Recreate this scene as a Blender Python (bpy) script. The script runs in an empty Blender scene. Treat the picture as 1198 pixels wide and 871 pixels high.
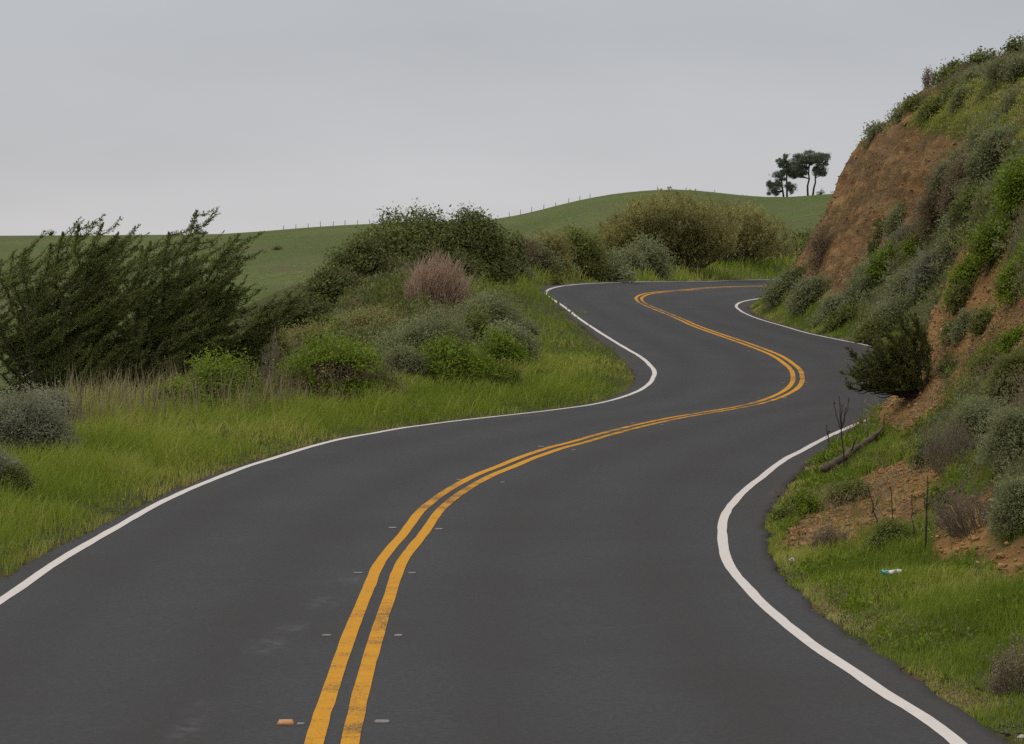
import bpy, math, random
import numpy as np
R_ = math.radians
scene = bpy.context.scene
COL = scene.collection
rng = np.random.default_rng(7)
# ------------------------------------------------------------------ camera model (photo pixels 1198 x 871)
FPX, CX, CY, HOR, CAM_H = 3000.0, 599.0, 435.5, 270.0, 2.8
PITCH = math.atan((CY - HOR) / FPX)
_c, _s = math.cos(PITCH), math.sin(PITCH)

def ray(u, v):
    a = (u - CX) / FPX
    b = -(v - CY) / FPX
    y = _c + _s * b
    z = -_s + _c * b
    return np.array([a / y, 1.0, z / y])

def project(P):
    x, y, z = P[..., 0], P[..., 1], P[..., 2] - CAM_H
    fw = _c * y - _s * z
    up = _s * y + _c * z
    return CX + FPX * x / fw, CY - FPX * up / fw

# ------------------------------------------------------------------ object helpers
def tag(o, label=None, cat=None, group=None, kind=None):
    if label: o['label'] = label
    if cat: o['category'] = cat
    if group: o['group'] = group
    if kind: o['kind'] = kind
    return o

def empty(name, loc=(0, 0, 0)):
    o = bpy.data.objects.new(name, None)
    COL.objects.link(o)
    o.location = loc
    o.empty_display_size = 0.2
    return o

def mesh_np(name, V, F, mat, parent=None, attrs=None, smooth=False, loc=None):
    """V (n,3); F (m,k) array or list of arrays of faces"""
    if not isinstance(F, list): F = [F]
    me = bpy.data.meshes.new(name)
    V = np.asarray(V, np.float32)
    me.vertices.add(len(V))
    me.vertices.foreach_set('co', V.ravel())
    idx = np.concatenate([f.ravel() for f in F]).astype(np.int32)
    tot = np.concatenate([np.full(len(f), f.shape[1], np.int32) for f in F])
    st = np.r_[0, np.cumsum(tot)[:-1]].astype(np.int32)
    me.loops.add(len(idx))
    me.loops.foreach_set('vertex_index', idx)
    me.polygons.add(len(tot))
    me.polygons.foreach_set('loop_start', st)
    me.polygons.foreach_set('loop_total', tot)
    if smooth: me.polygons.foreach_set('use_smooth', np.ones(len(tot), bool))
    for k, a in (attrs or {}).items():
        at = me.attributes.new(k, 'FLOAT', 'POINT')
        at.data.foreach_set('value', np.asarray(a, np.float32))
    me.update(calc_edges=True)
    me.validate()
    me.materials.append(mat)
    o = bpy.data.objects.new(name, me)
    COL.objects.link(o)
    if parent: o.parent = parent
    if loc is not None: o.location = loc
    return o

def norm(a):
    return a / np.maximum(np.linalg.norm(a, axis=-1, keepdims=True), 1e-9)

# ------------------------------------------------------------------ value noise
def _hash(ix, iy, iz, seed):
    h = (ix.astype(np.int64) * 374761393 + iy.astype(np.int64) * 668265263 + iz.astype(np.int64) * 2147483647 + seed * 974634777) & 0xFFFFFFFF
    h = ((h ^ (h >> 13)) * 1274126177) & 0xFFFFFFFF
    h = (h ^ (h >> 16)) & 0xFFFFFF
    return h / float(0xFFFFFF)

def vnoise(x, y, z=0.0, seed=0):
    x = np.asarray(x, float); y = np.asarray(y, float); z = np.zeros_like(x) + z
    ix, iy, iz = np.floor(x), np.floor(y), np.floor(z)
    fx, fy, fz = x - ix, y - iy, z - iz
    fx, fy, fz = [q * q * (3 - 2 * q) for q in (fx, fy, fz)]
    r = 0
    for dx in (0, 1):
        for dy in (0, 1):
            for dz in (0, 1):
                w = (fx if dx else 1 - fx) * (fy if dy else 1 - fy) * (fz if dz else 1 - fz)
                r = r + w * _hash(ix + dx, iy + dy, iz + dz, seed)
    return r * 2 - 1

def fbm(x, y, z=0.0, oct=4, seed=0):
    r = 0; a = 1.0; s = 0
    for i in range(oct):
        r = r + a * vnoise(np.asarray(x) * 2 ** i, np.asarray(y) * 2 ** i, np.asarray(z) * 2 ** i, seed + i)
        s += a; a *= 0.5
    return r / s

def sstep(a, b, x):
    t = np.clip((x - a) / (b - a), 0, 1)
    return t * t * (3 - 2 * t)

# ------------------------------------------------------------------ road centreline (x, y, z, bank, extra width left, extra width right)
NODES = [(-1.017,14.316,-0.091,-0.006,-0.265,0.160),(-1.063,16.275,-0.136,-0.004,-0.276,0.038),(-1.098,18.502,-0.186,0.001,-0.287,-0.093),(-1.118,21.004,-0.236,0.005,-0.293,-0.187),(-1.123,23.711,-0.278,0.007,-0.284,-0.211),(-1.010,26.206,-0.309,0.012,-0.257,-0.186),(-0.885,28.878,-0.329,0.013,-0.241,-0.059),(-0.656,31.071,-0.345,0.015,-0.212,0.048),(-0.374,32.953,-0.359,0.017,-0.163,0.108),(-0.056,34.559,-0.377,0.018,-0.104,0.120),(0.280,36.212,-0.391,0.019,-0.053,0.118),(0.638,37.725,-0.407,0.019,-0.013,0.100),(1.016,39.077,-0.431,0.017,0.007,0.075),(1.405,40.493,-0.444,0.013,-0.002,0.066),(1.802,41.843,-0.459,0.006,-0.033,0.067),(2.217,43.130,-0.471,-0.001,-0.075,0.067),(2.633,44.305,-0.482,-0.009,-0.119,0.058),(3.059,45.387,-0.492,-0.015,-0.156,0.042),(3.486,46.376,-0.506,-0.017,-0.184,0.030),(3.924,47.364,-0.516,-0.018,-0.204,0.020),(4.373,48.409,-0.526,-0.018,-0.218,0.011),(4.843,49.666,-0.526,-0.017,-0.224,0.003),(5.350,51.309,-0.514,-0.015,-0.220,-0.005),(5.925,53.799,-0.484,-0.013,-0.192,-0.013),(6.461,58.108,-0.413,-0.009,-0.125,-0.021),(6.580,61.367,-0.347,-0.006,-0.023,-0.030),(6.553,63.775,-0.295,-0.002,0.068,-0.041),(6.438,65.556,-0.257,0.005,0.125,-0.052),(6.298,67.164,-0.221,0.013,0.152,-0.065),(6.145,68.701,-0.185,0.021,0.158,-0.078),(5.990,70.179,-0.150,0.030,0.150,-0.091),(5.829,71.672,-0.115,0.038,0.131,-0.103),(5.676,73.140,-0.080,0.046,0.108,-0.112),(5.524,74.681,-0.044,0.054,0.087,-0.119),(5.382,76.446,-0.002,0.061,0.075,-0.127),(5.265,78.350,0.045,0.068,0.071,-0.132),(5.142,80.174,0.088,0.074,0.066,-0.130),(5.011,81.964,0.129,0.080,0.053,-0.116),(4.878,83.656,0.166,0.084,0.037,-0.083),(4.747,85.457,0.205,0.086,0.019,-0.030),(4.626,87.339,0.242,0.086,0.003,0.043),(4.534,89.690,0.283,0.085,-0.012,0.125),(4.651,93.884,0.344,0.085,-0.022,0.195),(4.993,96.915,0.374,0.085,-0.023,0.221),(5.293,98.658,0.383,0.085,-0.015,0.213),(5.579,99.962,0.379,0.085,-0.003,0.188),(5.853,101.103,0.378,0.085,0.009,0.160),(6.128,102.183,0.372,0.085,0.019,0.134),(6.405,103.245,0.365,0.085,0.026,0.110),(6.683,104.311,0.356,0.085,0.030,0.090),(6.969,105.447,0.344,0.084,0.032,0.073),(7.262,106.682,0.332,0.083,0.032,0.060),(7.566,108.073,0.320,0.081,0.030,0.049),(7.890,109.652,0.306,0.079,0.028,0.039),(8.231,111.391,0.288,0.078,0.024,0.032),(8.582,113.174,0.267,0.076,0.021,0.026),(8.928,114.845,0.245,0.074,0.017,0.021),(9.266,116.400,0.223,0.073,0.015,0.017),(9.607,117.909,0.199,0.072,0.012,0.014),(9.950,119.388,0.175,0.070,0.011,0.011),(10.297,120.847,0.151,0.069,0.009,0.009),(10.648,122.289,0.127,0.068,0.007,0.008),(10.994,123.680,0.104,0.067,0.006,0.006),(11.344,125.052,0.081,0.066,0.005,0.005),(11.697,126.407,0.057,0.065,0.003,0.004),(12.054,127.750,0.033,0.064,0.002,0.004),(12.414,129.084,0.010,0.064,0.001,0.003),(12.780,130.414,-0.014,0.063,-0.000,0.003),(13.150,131.744,-0.037,0.062,-0.001,0.003),(13.525,133.074,-0.060,0.062,-0.002,0.002)]
W_LANE = 3.35
_N = np.array(NODES)
def _extend(N):
    back = []
    d = N[0, :2] - N[2, :2]; d /= np.linalg.norm(d)
    for k in range(14, 0, -1):
        r = N[0].copy(); r[:2] += d * 2.6 * k; r[4:] = N[0, 4:] * max(0, 1 - k / 6); back.append(r)
    fw = []
    d = N[-1, :2] - N[-4, :2]; a = math.atan2(d[0], d[1]); p = N[-1].copy()
    for k in range(30):
        a += R_(2.6) if k < 28 else 0
        p = p.copy(); p[0] += math.sin(a) * 2.2; p[1] += math.cos(a) * 2.2; p[2] -= 0.02; p[4:] = 0
        fw.append(p)
    return np.vstack([back, N, fw])
def _resample(N, step):
    s = np.r_[0, np.cumsum(np.linalg.norm(np.diff(N[:, :2], axis=0), axis=1))]
    m = np.gradient(N, s, axis=0)
    # light smoothing of the tangents keeps the curve fair
    m[1:-1] = (m[:-2] + 2 * m[1:-1] + m[2:]) / 4
    q = np.arange(0, s[-1], step)
    i = np.clip(np.searchsorted(s, q, side='right') - 1, 0, len(s) - 2)
    h = (s[i + 1] - s[i])[:, None]; t = (q - s[i])[:, None] / h
    return (2*t**3-3*t**2+1)*N[i] + (t**3-2*t**2+t)*h*m[i] + (-2*t**3+3*t**2)*N[i+1] + (t**3-t**2)*h*m[i+1]
RD = _resample(_extend(_N), 0.35)
RXY = RD[:, :2]
RT = norm(np.gradient(RXY, axis=0))
RN = np.stack([RT[:, 1], -RT[:, 0]], -1)          # points to the right of travel
RS = np.arange(len(RD)) * 0.35
RY = np.interp(RD[:, 1], [-1e9, 1e9], [-1e9, 1e9])
WL = W_LANE + RD[:, 4]; WR = W_LANE + RD[:, 5]
SHL = np.interp(RD[:, 1], [14, 20, 26, 34, 46, 54, 60, 66, 72, 90, 100, 140], [.34, .32, .18, .10, .10, .30, .55, .45, .25, .2, .35, .2])
SHR = np.interp(RD[:, 1], [12, 18, 25, 31, 40, 50, 62, 80, 92, 100, 140], [.27, .36, .45, .48, .38, .25, .2, .15, .45, .5, .3])
EL = WL + SHL; ER = WR + SHR                      # pavement half widths
def nearest(x, y):
    x = np.asarray(x, float).ravel(); y = np.asarray(y, float).ravel()
    P = np.stack([x, y], -1)
    idx = np.empty(len(P), int)
    sub = RXY[::2]
    for a in range(0, len(P), 4000):
        q = P[a:a+4000]
        d = (q[:, :1] - sub[None, :, 0]) ** 2 + (q[:, 1:] - sub[None, :, 1]) ** 2
        idx[a:a+4000] = d.argmin(1) * 2
    idx = np.clip(idx, 0, len(RXY) - 1)
    dl = P - RXY[idx]
    t = np.clip((dl * RT[idx]).sum(1) / 0.35, -2, 2)
    f = np.clip(idx + t, 0, len(RXY) - 1.001)
    i = f.astype(int); w = f - i
    lerp = lambda A: A[i] * (1 - w) + A[i + 1] * w
    c = np.stack([lerp(RXY[:, 0]), lerp(RXY[:, 1])], -1)
    n = norm(np.stack([lerp(RN[:, 0]), lerp(RN[:, 1])], -1))
    dv = P - c
    e = (dv * n).sum(1)
    dist = np.linalg.norm(dv, axis=1)
    e = np.where(e < 0, -dist, dist)
    return dict(e=e, dist=dist, yr=lerp(RD[:, 1]), z=lerp(RD[:, 2]), b=lerp(RD[:, 3]), el=lerp(EL), er=lerp(ER), s=f * 0.35)
# ---- far hills: crest heights at 500 m
RIDGE_Y = 500.0
_cu = np.array([-2600, -1200, -300, 0, 90, 180, 270, 330, 380, 430, 520, 570, 600, 640, 680, 715, 750, 790, 830, 865, 900, 940, 1000, 1100, 1500, 3000])
_cv = np.array([292, 286, 277, 276, 275.5, 275, 274.5, 268.5, 265, 262, 260, 258.5, 255, 244, 234, 228, 224.5, 224, 226, 231, 235, 231.5, 226, 222, 240, 262])
_cX = (_cu - CX) / FPX * RIDGE_Y
_cZ = CAM_H + (HOR - _cv) / FPX * RIDGE_Y
def far_z(x, y):
    xr = x / np.maximum(y, 60) * RIDGE_Y
    xr = np.where(y > RIDGE_Y, x, xr * 0.5 + x * 0.5 * RIDGE_Y / np.maximum(np.minimum(y, RIDGE_Y), 60))
    zr = 0
    for k in (-6, -3, 0, 3, 6): zr = zr + np.interp(xr + k, _cX, _cZ) / 5
    t = np.clip((y - 150) / (RIDGE_Y - 150), 0, 1)
    g = np.sin(t * np.pi / 2) ** 1.15
    z = -12 + (zr + 12) * g
    back = np.clip(y - RIDGE_Y, 0, None)
    z = np.where(y > RIDGE_Y, zr - 0.00045 * np.minimum(back, 160) ** 2 - np.clip(back - 160, 0, None) * 0.03, z)
    z = np.maximum(z, -45)
    amp = sstep(150, 260, y) * (1 - sstep(440, 490, y)) 
    return z + fbm(x / 38, y / 60, oct=3, seed=31) * 1.1 * amp
# ---- right bank: height over the road as a function of distance t from the pavement edge
_TK = np.array([0, .6, 1.2, 1.8, 2.4, 3.0, 3.6, 4.2, 5.3, 6.3, 7.7, 10, 15, 30.])
_GR = {
 -30: [0, .03, .06, .1, .2, .3, .4, .5, .8, 1.0, 1.4, 2.2, 4.5, 9],
 14: [0, .03, .07, .12, .2, .3, .4, .5, .8, 1.0, 1.4, 2.2, 4.5, 9],
 20: [0, .05, .10, .22, .60, 1.0, 1.3, 1.6, 2.2, 2.8, 3.6, 5, 7.5, 11],
 24: [0, .06, .16, .50, 1.05, 1.5, 1.95, 2.4, 3.1, 3.7, 4.6, 6.0, 8.0, 11],
 30: [0, .10, .28, .55, 1.05, 1.8, 2.6, 3.3, 4.3, 5.1, 6.0, 7.3, 9, 12],
 38: [0, .14, .40, .95, 1.85, 2.9, 3.8, 4.5, 5.5, 6.3, 7.1, 8.2, 9.5, 12],
 46: [0, 1.0, 2.5, 3.8, 4.7, 5.3, 5.8, 6.1, 6.6, 7.2, 7.9, 8.8, 10, 12],
 54: [0, .8, 2.0, 3.2, 4.2, 5.0, 5.5, 5.9, 6.5, 7.2, 8.0, 9.0, 10, 12],
 62: [0, .35, .9, 1.8, 2.7, 3.7, 4.6, 5.4, 6.5, 7.3, 8.2, 9.2, 10, 11.5],
 75: [0, .2, .6, 1.2, 2.1, 3.2, 4.4, 5.5, 6.9, 7.8, 8.8, 9.7, 10.4, 11],
 88: [0, .3, .9, 1.7, 2.8, 4.0, 5.2, 6.1, 7.2, 7.8, 8.3, 8.7, 9.2, 10.5],
 200: [0, .3, .9, 1.7, 2.8, 4.0, 5.2, 6.1, 7.2, 7.8, 8.3, 8.7, 9.2, 10.5],
}
_GD = np.array(list(_GR)); _GT = np.array(list(_GR.values()))
def _bil(d, t):
    i = np.clip(np.searchsorted(_GD, d, side='right') - 1, 0, len(_GD) - 2)
    w = np.clip((d - _GD[i]) / (_GD[i + 1] - _GD[i]), 0, 1); w = w * w * (3 - 2 * w)
    j = np.clip(np.searchsorted(_TK, t, side='right') - 1, 0, len(_TK) - 2)
    q = np.clip((t - _TK[j]) / (_TK[j + 1] - _TK[j]), 0, 1)
    g = lambda a, b: _GT[a, b] * (1 - q) + _GT[a, b + 1] * q
    return g(i, j) * (1 - w) + g(i + 1, j) * w
def ground(x, y, full=False):
    shp = np.shape(x)
    x = np.asarray(x, float).ravel(); y = np.asarray(y, float).ravel()
    zf = far_z(x, y)
    near = (np.abs(x) < 90) & (y > -60) & (y < 230)
    z = zf.copy()
    info = dict(t=np.full(len(x), 99.), side=np.zeros(len(x)), yr=np.zeros(len(x)), pave=np.zeros(len(x)))
    if near.any():
        xn, yn = x[near], y[near]
        n = nearest(xn, yn)
        e = n['e']; R = e > 0
        t = np.where(R, e - n['er'], -e - n['el'])
        zroad = n['z'] - n['b'] * np.clip(e, -n['el'], n['er'])
        tt = np.clip(t, 0, None)
        # right bank, crag-warped
        crag = sstep(40, 46, n['yr']) * sstep(.3, 1.2, tt)
        warp = fbm(xn * .9, yn * .9, oct=4, seed=3) * .38 * crag + fbm(xn * .33, yn * .33, oct=2, seed=5) * .5 * sstep(1.5, 4, tt)
        gr = _bil(n['yr'], np.clip(tt + warp, 0, None))
        gr = gr + fbm(xn * 2.6, yn * 2.6, oct=3, seed=8) * (.07 + .13 * crag) * sstep(.4, 1.5, tt) - .55 * crag * np.abs(fbm(xn * .9, yn * 1.1, oct=4, seed=9)) * sstep(.8, 2.2, tt)
        gr = gr + crag * .10 * np.sin(gr * 4.2 + 5 * fbm(xn * .35, yn * .35, oct=2, seed=19)) * sstep(.8, 2, tt)
        zr_h = gr * .8
        env = 1 - sstep(94.5, 108, yn + .25 * (xn - 9) + fbm(xn * 1.1, yn * 1.1, zr_h, oct=4, seed=17) * 3.0)
        env = env * (1 - sstep(24, 60, tt) )
        zr_ = zroad + gr * env
        # left side
        yr = n['yr']
        td = np.interp(yr, [10, 22, 34, 43, 60, 75, 95, 108, 125, 160], [5, 5.5, 7, 7, 6, 5.2, 5.5, 8.5, 12, 14])
        mound = np.interp(yr, [10, 30, 43, 60, 80, 95, 104, 114, 130], [.05, .1, .15, .3, .55, .75, 1.35, .9, .7])
        m = mound * sstep(.3, np.where(yr > 98, 4.5, 6.0), tt)
        m = m + sstep(0, .5, tt) * .05 + fbm(xn * .5, yn * .5, oct=3, seed=11) * .10 * sstep(.5, 2.5, tt)
        m = m + .40 * np.exp(-((yr - 80.5) / 3.6) ** 2) * sstep(.0, .4, tt) * (1 - sstep(2.5, 6, tt))
        drop = np.clip(tt - td, 0, None)
        m = m - .42 * (np.sqrt(drop ** 2 + 1.5 ** 2) - 1.5)
        zl_ = zroad + m
        zn = np.where(R, zr_, zl_)
        far_w = np.where(R, sstep(24, 60, tt), 0)
        zb = zf[near]
        zn = np.where(R, np.maximum(zn * (1 - far_w) + zb * far_w, zb), np.maximum(zn, zb))
        # the ground stays just under the pavement
        under = np.clip(-t / .12, 0, 1)
        zn = np.where(t < 0, zroad - .02 - .06 * under, zn - .02)
        wf = sstep(170, 230, yn) + sstep(60, 90, np.abs(xn)); wf = np.clip(wf, 0, 1)
        z[near] = zn * (1 - wf) + zb * wf
        info['t'][near] = t; info['side'][near] = np.where(R, 1, -1); info['yr'][near] = yr; info['pave'][near] = t < 0
    if full: return z.reshape(shp), {k: v.reshape(shp) for k, v in info.items()}
    return z.reshape(shp)
_HD = np.r_[np.arange(11, 140, .15), np.arange(140, 540, 1.0)]
def hit(u, v):
    """first point of the ground on the line of sight through a photo pixel"""
    r = ray(u, v)
    P = _HD[:, None] * r[None]; P[:, 2] += CAM_H
    g = ground(P[:, 0], P[:, 1])
    k = np.argmax(P[:, 2] < g) if (P[:, 2] < g).any() else np.argmin(P[:, 2] - g)
    return np.array([P[k, 0], P[k, 1], g[k]])
# ------------------------------------------------------------------ materials
class NT:
    def __init__(s, name):
        s.m = bpy.data.materials.new(name); s.m.use_nodes = True
        s.t = s.m.node_tree; s.t.nodes.clear()
        s.out = s.n('ShaderNodeOutputMaterial')
    def n(s, typ, ins=None, **kw):
        nd = s.t.nodes.new(typ)
        for k, v in kw.items(): setattr(nd, k, v)
        for k, v in (ins or {}).items():
            sock = nd.inputs[k]
            if isinstance(v, bpy.types.NodeSocket): s.t.links.new(v, sock)
            else: sock.default_value = v
        return nd
    def link(s, a, b): s.t.links.new(a, b)
    def coord(s): return s.n('ShaderNodeTexCoord').outputs['Object']
    def noise(s, scale, detail=4, rough=.55, vec=None, dist=0.0):
        nd = s.n('ShaderNodeTexNoise', {'Scale': scale, 'Detail': detail, 'Roughness': rough, 'Distortion': dist})
        if vec is not None: s.link(vec, nd.inputs['Vector'])
        return nd.outputs['Fac']
    def ramp(s, fac, stops):
        nd = s.n('ShaderNodeValToRGB', {'Fac': fac})
        el = nd.color_ramp.elements
        while len(el) < len(stops): el.new(.5)
        for e, (p, c) in zip(el, stops): e.position = p; e.color = (*c, 1) if len(c) == 3 else c
        return nd.outputs['Color']
    def mix(s, fac, a, b, typ='MIX'):
        nd = s.n('ShaderNodeMix', data_type='RGBA', blend_type=typ)
        for k, v in ((0, fac), (6, a), (7, b)):
            if isinstance(v, bpy.types.NodeSocket): s.link(v, nd.inputs[k])
            else: nd.inputs[k].default_value = v if k == 0 else (*v, 1)
        return nd.outputs[2]
    def math(s, op, a, b=0.0):
        nd = s.n('ShaderNodeMath', operation=op)
        for k, v in ((0, a), (1, b)):
            if isinstance(v, bpy.types.NodeSocket): s.link(v, nd.inputs[k])
            else: nd.inputs[k].default_value = v
        return nd.outputs[0]
    def attr(s, name): return s.n('ShaderNodeAttribute', attribute_name=name).outputs['Fac']
    def bsdf(s, col, rough=.8, spec=.3, normal=None):
        nd = s.n('ShaderNodeBsdfPrincipled')
        for k, v in (('Base Color', col), ('Roughness', rough), ('Specular IOR Level', spec)):
            if isinstance(v, bpy.types.NodeSocket): s.link(v, nd.inputs[k])
            else: nd.inputs[k].default_value = (*v, 1) if k == 'Base Color' else v
        if normal is not None: s.link(normal, nd.inputs['Normal'])
        return nd.outputs[0]
    def bump(s, h, strength=.5, dist=.02):
        return s.n('ShaderNodeBump', {'Height': h, 'Strength': strength, 'Distance': dist}).outputs[0]
    def done(s, sh): s.link(sh, s.out.inputs['Surface']); return s.m

def leaf_mat(name, stops, trans=.45, rough=.6):
    m = NT(name)
    t = m.attr('tint')
    n = m.noise(2.3, 2, .5, m.coord())
    f = m.math('ADD', t, m.math('MULTIPLY', m.math('SUBTRACT', n, .5), .25))
    c = m.ramp(f, stops)
    p = m.bsdf(c, rough, .15)
    tr = m.n('ShaderNodeBsdfTranslucent', {'Color': c}).outputs[0]
    mx = m.n('ShaderNodeMixShader', {'Fac': trans}); m.link(p, mx.inputs[1]); m.link(tr, mx.inputs[2])
    return m.done(mx.outputs[0])

def plain_mat(name, a, b, scale=12, rough=.85, bump=0.0, spec=.2):
    m = NT(name)
    n = m.noise(scale, 5, .6, m.coord())
    c = m.ramp(n, [(.3, a), (.7, b)])
    return m.done(m.bsdf(c, rough, spec, m.bump(n, bump, .02) if bump else None))

def asphalt_mat():
    m = NT('asphalt')
    co = m.coord()
    big = m.noise(.35, 4, .6, co); mid = m.noise(3.0, 4, .6, co); fine = m.noise(22, 5, .85, co)
    vor = m.n('ShaderNodeTexVoronoi', {'Scale': 70.0, 'Vector': co})
    c = m.ramp(fine, [(.25, (.039, .037, .036)), (.5, (.0575, .0548, .0535)), (.75, (.084, .0805, .0785))])
    c = m.mix(m.math('MULTIPLY', m.math('SUBTRACT', big, .38), 1.6), c, (.042, .038, .035))
    c = m.mix(m.math('MULTIPLY', m.math('SUBTRACT', mid, .45), .5), c, (.062, .058, .056))
    # polished wheel tracks and the dark oil line between them
    w = m.attr('track')
    c = m.mix(m.math('MULTIPLY', w, .55), c, (.040, .0365, .034))
    d = m.attr('dust')
    c = m.mix(m.math('MULTIPLY', d, m.math('ADD', m.math('MULTIPLY', mid, .8), .1)), c, (.065, .053, .043))
    sf = m.attr('scuff')
    c = m.mix(m.math('MULTIPLY', sf, m.math('MULTIPLY', m.ramp(m.noise(9, 5, .75, co), [(.42, (0, 0, 0)), (.68, (1, 1, 1))]), 1.2)), c, (.135, .131, .127))
    c = m.mix(m.math('MULTIPLY', m.math('SUBTRACT', vor.outputs['Distance'], .2), .4), c, (.032, .030, .029))
    return m.done(m.bsdf(c, .9, .12, m.bump(fine, .35, .006)))

def paint_mat(name, a, b, wear):
    m = NT(name)
    co = m.coord()
    n1 = m.noise(9, 5, .7, co); n2 = m.noise(60, 4, .75, co)
    c = m.ramp(n1, [(.3, a), (.7, b)])
    w = m.math('ADD', m.math('MULTIPLY', n2, .7), m.math('MULTIPLY', m.noise(2.2, 3, .6, co), .5))
    w = m.math('ADD', w, m.math('MULTIPLY', m.attr('wear'), .22))
    k = m.ramp(w, [(wear, (0, 0, 0)), (wear + .07, (1, 1, 1))])
    c = m.mix(m.math('MULTIPLY', k, .75), c, (.05, .046, .044))
    return m.done(m.bsdf(c, .85, .12, m.bump(n2, .2, .003)))

def ground_mat():
    m = NT('ground')
    co = m.coord()
    big = m.noise(.9, 5, .6, co); mid = m.noise(4, 5, .62, co); fine = m.noise(26, 4, .65, co)
    # soil below the grass
    soil = m.ramp(mid, [(.3, (.055, .062, .018)), (.55, (.085, .092, .026)), (.75, (.10, .08, .038))])
    # bare clay of the cutting, with paler and darker beds
    sep = m.n('ShaderNodeSeparateXYZ', {'Vector': co})
    st = m.n('ShaderNodeCombineXYZ', {'X': m.math('MULTIPLY', sep.outputs['X'], .9), 'Y': m.math('MULTIPLY', sep.outputs['Y'], .9), 'Z': m.math('MULTIPLY', sep.outputs['Z'], 2.6)}).outputs[0]
    beds = m.noise(1.1, 6, .68, st, .6)
    clay = m.ramp(beds, [(.28, (.085, .052, .028)), (.40, (.17, .098, .044)), (.51, (.27, .150, .058)), (.60, (.37, .200, .068)), (.74, (.52, .31, .135))])
    clay = m.mix(m.ramp(fine, [(.35, (0, 0, 0)), (.7, (.55, .55, .55))]), clay, (.13, .078, .040))
    clay = m.mix(m.ramp(mid, [(.62, (0, 0, 0)), (.72, (.7, .7, .7))]), clay, (.045, .029, .019))
    vc = m.n('ShaderNodeTexVoronoi', {'Scale': 2.2, 'Randomness': 1.0}); wob = m.n('ShaderNodeVectorMath', operation='ADD'); m.link(st, wob.inputs[0]); nzc = m.n('ShaderNodeTexNoise', {'Scale': 3.0, 'Detail': 4}); m.link(co, nzc.inputs['Vector']); m.link(nzc.outputs['Color'], wob.inputs[1]); m.link(wob.outputs[0], vc.inputs['Vector'])
    vcs = m.n('ShaderNodeSeparateColor', {'Color': vc.outputs['Color']}).outputs[0]
    clay = m.mix(.38, clay, m.ramp(vcs, [(.1, (.10, .066, .038)), (.45, (.20, .118, .05)), (.7, (.34, .185, .066)), (.95, (.50, .31, .15))]))
    blot = m.noise(.55, 4, .6, co)
    clay = m.mix(m.ramp(blot, [(.45, (0, 0, 0)), (.62, (.55, .55, .55))]), clay, (.19, .122, .066))
    dry = m.ramp(mid, [(.3, (.075, .085, .022)), (.55, (.12, .115, .034)), (.75, (.16, .12, .05))])
    # far pasture
    fb = m.noise(.022, 5, .6, co); ff = m.noise(.9, 6, .8, co); fm = m.noise(.09, 5, .7, co)
    past = m.ramp(fb, [(.32, (.092, .120, .026)), (.5, (.118, .155, .034)), (.66, (.158, .178, .050))])
    past = m.mix(m.ramp(ff, [(.40, (.9, .9, .9)), (.60, (0, 0, 0))]), past, (.074, .088, .028))
    past = m.mix(m.ramp(fm, [(.50, (0, 0, 0)), (.66, (.8, .8, .8))]), past, (.125, .108, .056))
    clay = m.mix(m.math('MULTIPLY', m.attr('ochre'), .6), clay, m.ramp(beds, [(.3, (.17, .088, .034)), (.5, (.36, .185, .062)), (.7, (.54, .30, .11))]))
    c = m.mix(m.attr('dirt'), soil, clay)
    c = m.mix(m.attr('dry'), c, dry)
    c = m.mix(m.attr('far'), c, past)
    h = m.math('ADD', m.math('MULTIPLY', mid, 1.0), m.math('MULTIPLY', fine, .35))
    return m.done(m.bsdf(c, .95, .1, m.bump(h, 1.0, .2)))

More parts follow.
